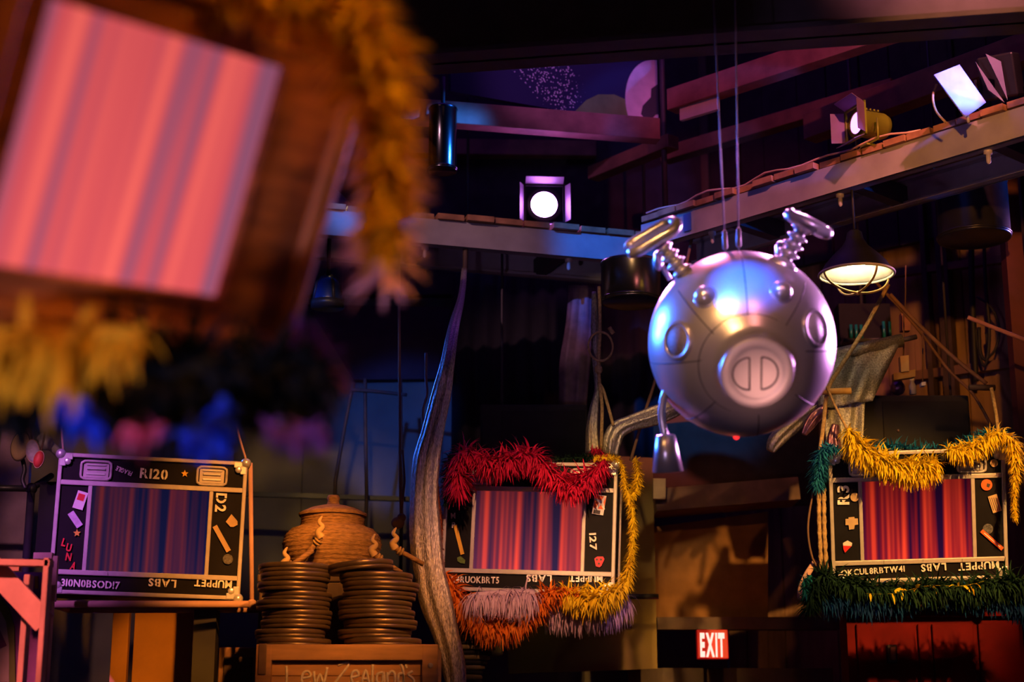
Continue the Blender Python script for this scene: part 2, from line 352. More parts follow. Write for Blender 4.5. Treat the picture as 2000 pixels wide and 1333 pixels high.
# ---- feather boas
def boa(name, label, pts, r, m, per_m=700, droop=.9, width=.13, length=1., group=None, curl=.25, core=.16, seed=1, cat='feather boa', spread=1.):
    rnd = random.Random(seed); pts = [Vector(p) for p in pts]; k = len(pts)
    rs = r if isinstance(r, (list, tuple)) else [r] * k
    if len(rs) != k:                                        # resample radii along the path
        rs = [rs[min(int(i / (k - 1) * (len(rs) - 1)), len(rs) - 2)] * (1 - (i / (k - 1) * (len(rs) - 1)) % 1) + rs[min(int(i / (k - 1) * (len(rs) - 1)) + 1, len(rs) - 1)] * ((i / (k - 1) * (len(rs) - 1)) % 1) if i < k - 1 else rs[-1] for i in range(k)]
    mb = MB(); mb.tube(pts, [max(.004 if core > .1 else .0006, q * core) for q in rs], 6)
    g = Vector((0, 0, -1))
    for i in range(k - 1):
        a, b = pts[i], pts[i + 1]; L = (b - a).length; t = (b - a).normalized()
        cnt = L * per_m; cnt = int(cnt) + (rnd.random() < cnt % 1)
        for _ in range(cnt):
            f = rnd.random(); p = a.lerp(b, f); R = rs[i] * (1 - f) + rs[i + 1] * f
            d = Vector((rnd.gauss(0, 1), rnd.gauss(0, 1), rnd.gauss(0, 1))); d -= t * d.dot(t) * .6
            if d.length < .01: continue
            d = (d.normalized() * spread + t * rnd.uniform(-.5, .5)).normalized()
            ln = R * length * rnd.uniform(.65, 1.2); wd = R * width * rnd.uniform(.7, 1.3)
            side = d.cross(g + Vector((rnd.uniform(-.6, .6), rnd.uniform(-.6, .6), 0))).normalized()
            cdir = Vector((rnd.uniform(-1, 1), rnd.uniform(-1, 1), rnd.uniform(-1, 1))) * curl
            q = p.copy(); dd = d.copy(); vs = []; ns = 4; ws = (.35, 1., .9, .55, .08)
            for j in range(ns + 1):
                vs += [q - side * wd * ws[j] * .5, q + side * wd * ws[j] * .5]
                dd = (dd + (g * droop + cdir) * (.33)).normalized(); q = q + dd * (ln / ns)
            mb.add(vs, [(2 * j, 2 * j + 1, 2 * j + 3, 2 * j + 2) for j in range(ns)], True)
    me = bpy.data.meshes.new(name); o3 = pts[0]
    me.from_pydata([v - o3 for v in mb.v], [], mb.f); me.update(); me.polygons.foreach_set('use_smooth', mb.sm)
    me.materials.append(m); o = bpy.data.objects.new(name, me); COL.objects.link(o); o.location = o3
    return tag(o, label, cat, group)
def rope(name, label, pts, r, m='rope', cat='rope', group=None, n=8):
    mb = MB(); mb.tube(pts, r, n); return tag(mb.build(name, m, org=pts[0]), label, cat, group)
def cloth_strip(name, label, centre, width, m, folds=5, depth=.35, cat='drape', seed=3, na=40):
    """a gathered length of fabric hanging along a path; its folds run lengthwise and it has real thickness"""
    rnd = random.Random(seed); ph = [rnd.uniform(0, 6.28) for _ in range(4)]
    k = len(centre); vs = []; mb = MB()
    ws = width
    view = Vector((0, 1, 0))
    for i in range(k):
        t = (centre[min(i + 1, k - 1)] - centre[max(i - 1, 0)]).normalized(); u = t.cross(view).normalized(); nrm = u.cross(t)
        ww = ws[i]
        for j in range(na):
            a = 2 * math.pi * j / na; e = 1 + .16 * math.sin(folds * a + ph[0] + i * .07) + .07 * math.sin(2.3 * folds * a + ph[1] - i * .11)
            vs.append(centre[i] + u * math.cos(a) * ww * .5 * (1 + .04 * math.sin(i * .5 + ph[2])) + nrm * math.sin(a) * ww * depth * e)
    fs = [(i * na + j, i * na + (j + 1) % na, (i + 1) * na + (j + 1) % na, (i + 1) * na + j) for i in range(k - 1) for j in range(na)]
    fs += [tuple(range(na))[::-1], tuple((k - 1) * na + j for j in range(na))]
    mb.add(vs, fs, True); o = mb.build(name, m, org=centre[0]); return tag(o, label, cat)
def lerp_list(vals, n):
    out = []
    for i in range(n):
        t = i / (n - 1) * (len(vals) - 1); a = min(int(t), len(vals) - 2); out.append(vals[a] + (vals[a + 1] - vals[a]) * (t - a))
    return out

# ================================================================== THE SETTING
def struct(name, mb, m, org=None):
    return tag(mb.build(name, m, org=org), kind='structure')
CEIL = 7.6
struct('floor', MB().box((0, 4.6, -.05), (16, 16, .1)), 'floor')
struct('ceiling', MB().box((0, 4.6, CEIL + .05), (16, 16, .1)), 'ceil')
mb = MB()
for i in range(9): mb.box((-7 + i * 1.0, 11.65, CEIL / 2), (.995, .1, CEIL))
struct('wall_back', mb, 'wall')
struct('wall_left', MB().box((-6.6, 4.6, CEIL / 2), (.1, 14.2, CEIL)), 'wall')
struct('wall_front', MB().box((0, -3.4, CEIL / 2), (14, .1, CEIL)), mat('pale_plaster', (.62, .55, .50), .85, var=.1, scale=2))
RA, RB = Vector((1.5, 11.6, 0)), Vector((6.6, 7.2, 0))
rd = (RB - RA).normalized(); rn = Vector((-rd.y, rd.x, 0)); rn = -rn if rn.y > 0 else rn   # rn points into the room
mb = MB(); rnd = random.Random(4); s = 0.; L = (RB - RA).length
while s < L:
    wd = rnd.uniform(.13, .22); p = RA + rd * (s + wd / 2) - rn * rnd.uniform(.05, .075)
    M = Matrix((rd, -rn, Vector((0, 0, 1)))).transposed()
    mb.box((p.x, p.y, CEIL / 2), (wd - .008, .06, CEIL), M); s += wd
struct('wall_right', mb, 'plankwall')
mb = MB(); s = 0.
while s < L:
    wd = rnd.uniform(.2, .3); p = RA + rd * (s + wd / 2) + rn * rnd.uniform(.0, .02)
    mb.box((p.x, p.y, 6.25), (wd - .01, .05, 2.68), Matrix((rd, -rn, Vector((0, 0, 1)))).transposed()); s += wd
struct('wall_right_upper', mb, mat('shaded_planks', (.035, .022, .022), .85, var=.3))  # plank skin added in a darkened colour, so the upper wall looks unlit
struct('wall_back_upper', MB().box((-2.8, 11.52, 6.2), (8.4, .1, 2.78)), mat('shaded_plaster', (.03, .024, .03), .9, var=.3))  # slab added over the back wall, its dark colour standing for shade
struct('wall_right_far', MB().box((6.7, 2, CEIL / 2), (.1, 11, CEIL)), 'wall')
def on_wall(px, py, off=.0):                               # the point of the right wall seen at a pixel
    d = ray(px, py); q = RA + rn * off; t = (q - CAM).dot(rn) / d.dot(rn); return CAM + d * t
# studs and rails on the plank wall
for i, (x0, y0, x1, y1, wd) in enumerate([(1838, 440, 1850, 800, 22), (1985, 420, 2004, 1010, 34), (1806, 480, 1812, 700, 10)]):
    a, b = on_wall(x0, y0, .05), on_wall(x1, y1, .05); wv = (a - CAM).length / F * wd
    struct('trim_%d' % (i + 1), MB().beam((a.x, a.y, 2.2), (a.x, a.y, 5.2), wv, .07, rn), 'darkwood', org=(a.x, a.y, 2.2))
a, b = on_wall(1745, 535, .05), on_wall(2060, 495, .05)
struct('trim_4', MB().beam(a, b, .06, .05), 'brownbeam', org=a)
a, b = on_wall(1790, 735, .05), on_wall(2060, 700, .05)
struct('trim_5', MB().beam(a, b, .06, .06), 'brownbeam', org=a)

# ================================================================== BEAMS AND CATWALKS
ZB = 4.5
def slab_beam(name, label, a, b, w_, h_, m, cat='beam', org=None):
    return tag(MB().beam(a, b, w_, h_, bev=.004).build(name, m, org=a), label, cat)
def level_beam(name, label, p0, Y0, p1, w_, h_, m, ext=(0, 0), cat='beam'):
    a = P(p0[0], p0[1], Y0); b = Pz(p1[0], p1[1], a.z); d = b - a
    a2 = a - d * ext[0]; b2 = b + d * ext[1]
    up = Vector((0, 0, h_ / 2)); back = d.cross(Vector((0, 0, 1))).normalized() * w_ / 2
    if back.y < 0: back = -back
    return slab_beam(name, label, a2 + up + back, b2 + up + back, w_, h_, m, cat)
def ibeam(name, label, p0, Y0, p1, w_, h_, m, ext=(0, 0)):
    a = P(p0[0], p0[1], Y0); b = Pz(p1[0], p1[1], a.z); d = b - a; a2 = a - d * ext[0]; b2 = b + d * ext[1]
    q = thing(name, label, 'beam', a2); back = d.cross(Vector((0, 0, 1))).normalized(); back = -back if back.y < 0 else back
    for nm, z0, hh, ww in (('bottom_flange', .012, .024, w_), ('web', h_ / 2, h_, .02), ('top_flange', h_ - .012, .024, w_)):
        MB().beam(back * w_ / 2 + Vector((0, 0, z0)), b2 - a2 + back * w_ / 2 + Vector((0, 0, z0)), ww, hh).build(nm, m, q)
    return q
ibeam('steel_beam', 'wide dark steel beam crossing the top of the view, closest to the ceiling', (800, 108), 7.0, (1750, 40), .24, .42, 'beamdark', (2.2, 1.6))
level_beam('mural_beam', 'purplish painted timber directly under the starry mural', (830, 236), 9.15, (1290, 272), .10, .14, MT['redbeam'], (.5, 0))
level_beam('red_timber', 'reddish timber with a dark clamp, rising to the upper right corner', (1312, 212), 9.5, (1850, 36), .10, .14, 'redbeam', (.02, .4))
level_beam('brown_timber', 'brown timber behind the blue-lit flood lamp', (1660, 240), 9.3, (2000, 118), .12, .17, 'brownbeam', (.3, .4))
level_beam('joist', 'dim brown joist running behind the two sphere cables', (1290, 315), 10.6, (1560, 235), .1, .10, 'brownbeam', (0, .6))
level_beam('joist', 'dim joist low behind the violet stage lamp, right of the lamp', (1160, 345), 10.4, (1290, 292), .1, .09, 'brownbeam', (.1, .1))
level_beam('joist', 'dark timber rail above and behind the violet stage lamp', (840, 300), 11.36, (1165, 304), .12, .12, 'brownbeam', (.2, 0))
for x0, x1, y0, y1, Y in ((905, 925, 270, 410, 10.9), (975, 990, 262, 420, 10.9), (1090, 1110, 270, 400, 10.9)):
    pass
a = P(1664, 104, 8.95); tag(MB().box((0, 0, .085), (.11, .13, .19), bev=.01).build('clamp', 'beamdark', org=(0, 0, 0)), 'dark square clamp around the reddish timber', 'clamp').location = Vector((a.x, P(1664, 100, 8.6).y + .02, a.z - .02))
zt_ = P(1312, 212, 9.5).z; white_a, white_b = Pz(1331, 206, zt_) + Vector((0, .05, -.0425)), Pz(1405, 183, zt_) + Vector((0, .05, -.0425))
tag(MB().beam(white_a, white_b, .03, .085, bev=.003).build('white_board', 'white', org=white_a), 'short white board under the reddish timber, beside the sphere cables', 'board')
# vertical pipe at the mural's right end
a = P(1291, 60, 9.9); b = P(1300, 420, 9.9)
tag(MB().tube([a + Vector((0, 0, .6)), b], .018, 10).build('vertical_pipe', 'beamdark', org=b), 'thin dark vertical pipe at the right end of the starry mural', 'pipe')

def catwalk(name, label, n0, n1, depth_vec, h, nplank, seed):
    rnd = random.Random(seed); q = thing(name, label, 'catwalk', n0)
    d = n1 - n0; L = d.length; u = d.normalized(); dv = Vector(depth_vec); z = Vector((0, 0, 1))
    for off in (Vector((0, 0, 0)), dv):
        m = MB(); s_ = 1 if off.length == 0 else -1
        m.beam(off + z * h / 2, off + d + z * h / 2, .02, h)
        m.beam(off + dv.normalized() * s_ * .03 + z * .008, off + d + dv.normalized() * s_ * .03 + z * .008, .06, .016)
        m.beam(off + dv.normalized() * s_ * .03 + z * (h - .008), off + d + dv.normalized() * s_ * .03 + z * (h - .008), .06, .016)
        m.build('channel', 'beam', q)
    m = MB(); x = .02; pw = L / nplank
    for i in range(nplank):
        o1, o2 = rnd.uniform(.0, .05), rnd.uniform(0, .05)
        c = u * (x + pw / 2)
        m.beam(c - dv.normalized() * o1 + z * (h + .018 + rnd.uniform(0, .008)), c + dv + dv.normalized() * o2 + z * (h + .018 + rnd.uniform(0, .008)), pw * rnd.uniform(.86, .97), .034)
        x += pw
    m.build('deck', 'plank', q)
    for i in range(1, int(L / .85) + 1):
        c = u * (i * .85 - .2); MB().beam(c + z * .06, c + dv + z * .06, .07, .11).build('cross_beam', 'beamdark', q)
    for i in range(int(L / .9)):
        c = u * (i * .9 + .5) + dv.normalized() * .05
        MB().lathe([(.022, .0), (.022, -.018), (.012, -.02), (.012, -.06), (0.004, -.07)], 12, Matrix.Translation(c)).build('bolt', 'alu', q)
    return q
a0, a1 = Pz(834, 477, ZB), Pz(1285, 517, ZB); ud = (a1 - a0).normalized(); pv = Vector((-ud.y, ud.x, 0)) * .5
catwalk('catwalk', 'left catwalk of pale steel channel and planks carrying the violet stage lamp', a0 - ud * 3.2, a1, pv, .155, 26, 3)
b0, b1 = Pz(1255, 487, ZB), Pz(2000, 266, ZB); ue = (b1 - b0).normalized(); pw_ = Vector((-ue.y, ue.x, 0)) * .5
catwalk('catwalk', 'right catwalk with orange planks rising to the right edge, carrying two lamps', b0, b1 + ue * 1.2, pw_, .15, 26, 5)
tag(MB().box((0, 0, 0), (.055, .006, .105)).build('blue_tape', 'bluepaint', org=(0, 0, 0)), 'blue square patch stuck on the steel channel beside the sphere cables', 'tape')
bt = bpy.data.objects['blue_tape']; tpos = b0 + ue * ((Pz(1355, 440, ZB + .07) - b0).dot(ue)); bt.location = (tpos.x, tpos.y, ZB + .075); bt.rotation_euler = (0, 0, math.atan2(ue.y, ue.x)); bt.location += Vector((ue.y, -ue.x, 0)) * .016
# cable lying along the right catwalk
pts = []
for i in range(24):
    t = i / 23 * 1.9 + .05
    pts.append(b0 + ue * t + Vector((0, 0, .21 + .012 * math.sin(i * 1.3))) + pw_.normalized() * (.02 * math.sin(i * .9) - .015))
rope('power_cable', 'pinkish cable lying along the edge of the orange-planked catwalk', pts, .006, MT['pinkwood'], 'cable')

# ================================================================== MURAL
ma = P(880, 178, 9.4); mz = ma.z; mbp = Pz(1285, 250, mz); md = mbp - ma; mL = md.length
q = thing('mural', 'dark blue painted mural of stars, a ringed planet and green hills, high behind the beams', 'mural', ma, (0, 0, math.atan2(md.y, md.x)))
starm = mat('star_field', (.012, .012, .06), .7)
nt = starm.node_tree; bs = nt.nodes['Principled BSDF']; tc = nt.nodes.new('ShaderNodeTexCoord')
vo = nt.nodes.new('ShaderNodeTexVoronoi'); vo.inputs['Scale'].default_value = 62; nt.links.new(tc.outputs['Object'], vo.inputs['Vector'])
lt = nt.nodes.new('ShaderNodeMath'); lt.operation = 'LESS_THAN'; lt.inputs[1].default_value = .30; nt.links.new(vo.outputs['Distance'], lt.inputs[0])
mpg = nt.nodes.new('ShaderNodeMapping'); mpg.inputs['Location'].default_value = (-.50, 0, -.12); mpg.inputs['Rotation'].default_value = (0, RAD(-38), 0); mpg.inputs['Scale'].default_value = (1.5, 1, 3.6); mpg.vector_type = 'TEXTURE'
mpg.inputs['Location'].default_value = (.62, 0, .30); mpg.inputs['Rotation'].default_value = (0, RAD(52), 0); mpg.inputs['Scale'].default_value = (.44, 1, .24)
nt.links.new(tc.outputs['Object'], mpg.inputs['Vector'])
gd = nt.nodes.new('ShaderNodeTexGradient'); gd.gradient_type = 'SPHERICAL'; nt.links.new(mpg.outputs[0], gd.inputs[0])
ns = nt.nodes.new('ShaderNodeTexNoise'); ns.inputs['Scale'].default_value = 40; nt.links.new(tc.outputs['Object'], ns.inputs['Vector'])
ad = nt.nodes.new('ShaderNodeMath'); ad.operation = 'MULTIPLY_ADD'; ad.inputs[1].default_value = .8; nt.links.new(ns.outputs['Fac'], ad.inputs[0]); nt.links.new(gd.outputs['Fac'], ad.inputs[2])
gt = nt.nodes.new('ShaderNodeMath'); gt.operation = 'GREATER_THAN'; gt.inputs[1].default_value = .60; nt.links.new(ad.outputs[0], gt.inputs[0])
mu = nt.nodes.new('ShaderNodeMath'); mu.operation = 'MULTIPLY'; nt.links.new(lt.outputs[0], mu.inputs[0]); nt.links.new(gt.outputs[0], mu.inputs[1])
mx = nt.nodes.new('ShaderNodeMixRGB'); mx.inputs[1].default_value = (.012, .012, .07, 1); mx.inputs[2].default_value = (.85, .75, .8, 1)
nt.links.new(mu.outputs[0], mx.inputs[0]); nt.links.new(mx.outputs[0], bs.inputs['Base Color'])
MB().box((mL / 2, .02, .6), (mL, .04, 1.2)).build('painted_board', starm, q)
sx = mL / 405.0                                            # metres of board per pixel along it
MB().prism([(mL * .58, .003), (mL * .64, .10), (mL * .70, .155), (mL * .78, .175), (mL * .85, .15), (mL * .9, .10), (mL * .995, .06), (mL * .995, .003)], -.006, 0).build('painted_hill', mat('hill_green', (.17, .22, .07), .8), q)
pl = [(mL * .998, .47)] + [(mL * .998 + .24 * math.cos(t) * 1.0 - .0, .16 + .31 * math.sin(t)) for t in [RAD(x) for x in range(95, 213, 6)]] + [(mL * .8, .003), (mL * .998, .003)]
pl = [(min(x, mL * .998), max(z, .003)) for x, z in pl]
MB().prism(pl, -.012, -.006).build('painted_globe', mat('globe_pink', (.72, .55, .62), .8), q)
MB().prism([(mL * .998, .30), (mL * .965, .26), (mL * .962, .2), (mL * .92, .13), (mL * .91, .07), (mL * .94, .03), (mL * .965, .05), (mL * .985, .085), (mL * .998, .09)], -.016, -.012).build('painted_shape', mat('globe_dark', (.05, .045, .06), .8), q)
pz = .335
m = MB(); m.prism([(mL * .27 + .05 * math.cos(t), pz + .05 * math.sin(t)) for t in [i * math.pi / 10 for i in range(20)]], -.005, 0)
m.build('painted_planet', mat('planet_orange', (.75, .16, .05), .8), q)
MB().torus(.085, .010, Matrix.Translation((mL * .27, -.006, pz)) @ Matrix.Rotation(RAD(90), 4, 'X') @ Matrix.Rotation(RAD(-18), 4, 'Z'), 24, 6, 1, .28).build('painted_ring', mat('ring_pink', (.8, .4, .35), .8), q)
gm, gw = glyphs('GO', .14, False, .03); place(gm, gw, .14, mL * .755, .52, 0, -.006).build('yellow_lettering', mat('letter_yellow', (.8, .42, .04), .7), q)

# ================================================================== STAGE LAMPS ON THE CATWALKS
def stage_lamp(label, loc, rot, s, body, lens_col, lens_s, doors=1., flap='blackmetal', cat='stage lamp', name='stage_lamp', tilt=0., rear=1.):
    q = thing(name, label, cat, loc, rot)
    T = Matrix.Translation((0, 0, s * .62)) @ Matrix.Rotation(tilt, 4, 'X')
    def b(m): m.v = [T @ v for v in m.v]; return m
    m = MB(); m.lathe([(.30 * s, -.02 * s), (.40 * s, -.02 * s), (.40 * s, .06 * s), (.36 * s, .1 * s), (.36 * s, .75 * s * rear), (.30 * s, .9 * s * rear), (0.01, .92 * s * rear)], 28, Matrix.Rotation(RAD(-90), 4, 'X'))
    m.v = [Vector((v.x, v.y, v.z)) for v in m.v]; b(m).build('housing', body, q)
    m = MB(); [m.box((0, s * (.22 + i * .12), s * .37), (.34 * s, .05 * s, .05 * s)) for i in range(4)]; b(m).build('vent_fins', body, q)
    m = MB(); m.lathe([(0.001, -.05 * s), (.16 * s, -.035 * s), (.29 * s, .0), (.29 * s, .02 * s)], 28, Matrix.Rotation(RAD(-90), 4, 'X')); b(m).build('lens', emat('lamp_lens', lens_col, lens_s), q)
    fr = MB()
    for sx_, sz in ((1, 0), (-1, 0), (0, 1), (0, -1)):
        fr.box((sx_ * .44 * s, -.04 * s, sz * .44 * s), (.06 * s if sx_ else .94 * s, .06 * s, .06 * s if sz else .94 * s))
    b(fr).build('gel_frame', body, q)
    for sx_, sz in ((1, 0), (-1, 0), (0, 1), (0, -1)):
        m = MB(); al = RAD(26); M = Matrix.Translation((sx_ * .46 * s, -.06 * s, sz * .46 * s))
        if sx_: M = M @ Matrix.Rotation(sx_ * al, 4, 'Z')
        else: M = M @ Matrix.Rotation(-sz * al, 4, 'X')
        m.box((0, -.21 * s * doors, 0), (.015 * s if sx_ else .84 * s, .42 * s * doors, .015 * s if sz else .84 * s)); m.v = [M @ v for v in m.v]
        b(m).build('barn_door', flap, q)
    m = MB(); m.tube([(-.5 * s, .3 * s, .62 * s), (-.5 * s, .3 * s, .05 * s), (.5 * s, .3 * s, .05 * s), (.5 * s, .3 * s, .62 * s)], .03 * s, 8); m.build('yoke', body, q)
    MB().box((0, .3 * s, .02 * s), (.3 * s, .26 * s, .05 * s)).build('base_plate', body, q)
    return q
z_top = ZB + .155 + .04
lv = P(1063, 432, 9.62); lv.z = z_top
stage_lamp('violet-white glowing stage lamp with square barn doors on the left catwalk', lv, (0, 0, RAD(4)), .28, 'blackmetal', (.62, .20, 1.0), 60, .55, mat('violet_flap', (.16, .12, .16), .4))
spot('stage_lamp_beam', lv + Vector((0, -.12, .17)), P(1390, 600, 6.3), (.70, .16, .80), 1100, 24, .5, .10)
ly = Pz(1672, 270, ZB + .19)
stage_lamp('small olive-yellow stage lamp with violet lens, standing on the orange-planked catwalk', ly + Vector((.03, .1, 0)), (0, 0, RAD(-68)), .20, 'yellowmetal', (.55, .16, 1.0), 5, .9, mat('mauve_flap', (.16, .07, .12), .6))
spot('stage_lamp_beam', ly + Vector((-.10, -.0, .15)), P(1560, 600, 6.5), (.85, .30, .75), 520, 26, .5, .08)
spot('stage_spot', ly + Vector((1.0, -1.6, 1.2)), ly + Vector((.05, .05, .1)), YELLOW, 40, 20, .6)
# blue lit flood with a broad pale flap
lb = Pz(1950, 215, ZB + .19)
q = thing('flood_lamp', 'flood lamp with a broad blue-lit flap at the upper right corner, on the catwalk', 'stage lamp', lb)
C_ = [P(1824, 146, lb.y - .15) - lb, P(1874, 126, lb.y - .10) - lb, P(1926, 200, lb.y - .10) - lb, P(1886, 229, lb.y - .15) - lb]
nrm = (C_[1] - C_[0]).cross(C_[3] - C_[0]).normalized()
if nrm.y > 0: nrm = -nrm
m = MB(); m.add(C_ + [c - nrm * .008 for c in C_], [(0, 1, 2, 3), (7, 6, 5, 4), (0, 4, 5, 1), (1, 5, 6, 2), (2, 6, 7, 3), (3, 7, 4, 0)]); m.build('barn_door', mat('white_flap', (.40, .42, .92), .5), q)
hc = P(1955, 150, lb.y + .12) - lb
MB().box(hc, (.18, .20, .22), Euler((.35, 0, -.5)).to_matrix(), .01).build('housing', 'blackmetal', q)
for k, (pa, pb, pc) in enumerate((((1905, 120), (1930, 175), (1962, 200)), ((1925, 105), (1955, 120), (1968, 195)))):
    pp = [P(x, y, lb.y - .06) - lb for x, y in (pa, pb, pc)]
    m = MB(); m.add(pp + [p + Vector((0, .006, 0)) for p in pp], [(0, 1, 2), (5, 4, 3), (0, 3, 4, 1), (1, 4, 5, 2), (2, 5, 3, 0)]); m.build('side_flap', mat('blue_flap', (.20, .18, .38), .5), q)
m = MB(); m.tube([hc + Vector((-.13, 0, -.02)), hc + Vector((-.13, 0, -.26)), hc + Vector((.13, 0, -.26)), hc + Vector((.13, 0, -.02))], .01, 8); m.build('yoke', 'blackmetal', q)
MB().tube([P(1889, 222, lb.y - .12) - lb, P(1892, 240, lb.y - .12) - lb], .008, 8).build('stand', 'alu', q)
m = MB(); m.tube([p - lb for p in path([(1829, 165), (1822, 190), (1829, 218), (1848, 240)], lb.y - .08)], .006, 8); m.build('safety_cable', 'rope', q)
ctr = (C_[0] + C_[2]) / 2 + lb
spot('flood_lamp_beam', ctr + nrm * .55 + Vector((.12, 0, -.18)), ctr, (.09, .16, 1.0), 170, 26, .3, .03)

# ================================================================== DRUMS AND HANGING CANISTERS
def drum(name, label, loc, r, h, m, cat='drum', rim=.012, hang=0.):
    q = thing(name, label, cat, loc)
    MB().lathe([(0.002, .004), (r * .96, .004), (r, .0), (r + rim * .4, .01), (r, .02), (r, h - .02), (r + rim * .4, h - .01), (r, h), (0.002, h - .002)], 40).build('shell', m, q)
    MB().torus(r + .002, rim * .5, Matrix.Translation((0, 0, .02)), 40, 8).build('rim', m, q)
    if hang: MB().tube([(0, 0, h - .01), (0, 0, h + hang)], .012, 8).build('hanger', 'beamdark', q)
    return q
a = P(864, 336, 9.1); drum('par_can', 'tall narrow cylinder lit blue along one side, above the left catwalk', a, .083, .40, mat('dark_can_metal', (.07, .07, .09), .2, 1.), 'stage lamp', hang=.2)
spot('stage_spot', (1.9, 8.2, 6.7), a + Vector((0, 0, .2)), (.02, .22, 1), 1800, 10, .6, .04)
a = P(1903, 468, 8.75); drum('black_drum', 'wide black drum with a blue-lit edge hanging under the right catwalk', a, .199, .34, 'blackdrum', hang=P(1660, 240, 9.3).z - a.z - .335)
spot('stage_spot', a + Vector((1.6, .3, .0)), a + Vector((0, 0, .15)), (.02, .14, 1), 160, 25, .6, .03)
a = P(1233, 592, 9.0); drum('metal_canister', 'dark metal canister with a bright vertical glint, hanging below the catwalk corner', a, .17, .24, mat('dark_tin', (.16, .14, .12), .25, .9))
spot('stage_spot', (.75, 3.0, 3.5), a + Vector((0, 0, .1)), (1, .6, .25), 200, 5, .5, .05)

# ================================================================== PENDANT LAMPS
def pendant(label, loc, r, cord_top):
    q = thing('pendant_lamp', label, 'lamp', loc)
    prof = [(r, 0), (r * .97, .05 * r), (r * .82, .30 * r), (r * .60, .55 * r), (r * .36, .78 * r), (r * .24, .98 * r), (r * .20, 1.18 * r), (.12 * r, 1.24 * r), (0.004, 1.25 * r)]
    MB().lathe(prof, 40).build('shade', 'lampblack', q)
    MB().lathe([(r * .985, .004)] + [(a_ * .96, max(.005, z - .035 * r)) for a_, z in prof[1:6]] + [(0.004, .94 * r)], 40).build('shade_lining', 'lampwhite', q)
    MB().torus(r, .008, None, 40, 8).build('rim', 'lampwhite', q)
    bq = MB().ball((0, 0, .34 * r), .26 * r, 18, 12).build('bulb', 'bulb', q)
    for ang in (20, 110):
        a_ = RAD(ang); pts = [(r * math.cos(t) * math.cos(a_), r * math.cos(t) * math.sin(a_), -r * .52 * math.sin(t)) for t in [math.pi * i / 20 for i in range(21)]]
        MB().tube(pts, .0065, 8).build('cage_wire', 'cage', q)
    MB().ball((0, 0, -.53 * r), .012).build('cage_knob', 'cage', q)
    MB().tube([(0, 0, 1.2 * r), (0, 0, cord_top)], .007, 8).build('cord', 'blackrope', q)
    l = bpy.data.lights.new('bulb_light', 'POINT'); l.color = (1, .76, .48); l.energy = 22; l.shadow_soft_size = .05
    o = bpy.data.objects.new('bulb_light', l); COL.objects.link(o); o.location = Vector(loc) + Vector((0, 0, .06)); return q
pl_ = P(1673, 536, 8.3); pendant('lit black pendant lamp with wire cage, hanging right of the silver sphere', pl_, .195, ZB - pl_.z + .16)
pl_ = P(628, 421, 9.42); pendant('lit pendant lamp half hidden behind the tilted wooden television', pl_, .218, ZB + .165 - pl_.z)
# ================================================================== THE SILVER PIG-FACED SPHERE
# its own axes: right, up and towards the viewer, as it hangs turned to face the camera
dC = 6.45; cpx = (1448, 672)
rC = ray(*cpx); PC = CAM + rC * dC; Rr = 181.5 / F * dC
fw = -rC.normalized(); rt = Vector((0, 0, 1)).cross(fw).normalized(); upv = fw.cross(rt)
PM = Matrix((rt, upv, fw)).transposed()                    # sphere coordinates (right, up, toward) -> world
def nd(px, py):                                            # unit normal on the sphere at a pixel
    a = (px - cpx[0]) / 181.5; b = (cpx[1] - py) / 181.5; return Vector((a, b, math.sqrt(max(0.0, 1 - a * a - b * b))))
q = thing('pig_satellite', 'large silver sphere with a pig snout, round cheeks and spring-mounted ears, hung on two cables', 'sphere', PC)
q.rotation_euler = PM.to_euler()
PIG = q
body = MB().ball((0, 0, 0), Rr, 96, 64).build('sphere', 'silver', q)
def onto(M3, c): return Matrix.Translation(c) @ M3.to_4x4()
ns = Vector((.132, -.27, 0)); ns.z = math.sqrt(1 - ns.length_squared); MS = Bz(ns)
R_ = Rr
MB().lathe([(.60 * R_, .795 * R_), (.53 * R_, .855 * R_), (.45 * R_, .905 * R_), (.395 * R_, .965 * R_), (.375 * R_, 1.04 * R_), (.372 * R_, 1.10 * R_), (.362 * R_, 1.125 * R_), (.345 * R_, 1.135 * R_)], 64, MS.to_4x4()).build('snout', 'silver', q)
MB().lathe([(.372 * R_, 1.115 * R_), (.36 * R_, 1.132 * R_), (.34 * R_, 1.138 * R_), (.275 * R_, 1.138 * R_), (.262 * R_, 1.130 * R_), (.25 * R_, 1.128 * R_), (.001, 1.128 * R_)], 64, MS.to_4x4()).build('snout_disc', 'silverflat', q)
sup = (MS.inverted() @ Vector((0, 1, 0))); sa = math.atan2(sup.y, sup.x) - math.pi / 2
SR = MS.to_4x4() @ Matrix.Rotation(sa, 4, 'Z')             # snout frame: x right, y up on the disc
for sx_ in (-1, 1):
    pts = []
    xx = .06 * sx_ - .02
    arc = [(xx + (.0), .17)] + [(xx + sx_ * .17 * math.sin(t) * 1.0, .17 * math.cos(t)) for t in [math.pi * i / 14 for i in range(15)]] + [(xx, -.17)]
    poly = [(x * R_, z * R_) for x, z in arc]
    m = MB(); m.tube([SR @ Vector((x, z, 1.129 * R_)) for x, z in poly] + [SR @ Vector((poly[0][0], poly[0][1], 1.129 * R_))], .006 * R_ * 1.6, 6); m.build('nostril', 'seam', q)
for px_, py_ in ((1384, 582), (1524, 578)):
    n = nd(px_, py_); MB().ball(n * R_ * 1.0, .118 * R_, 32, 20).build('eye', 'silver2', q)
    MB().torus(.118 * R_, .012 * R_, onto(Bz(n), n * R_ * .995), 32, 8).build('eye_ring', 'silver2', q)
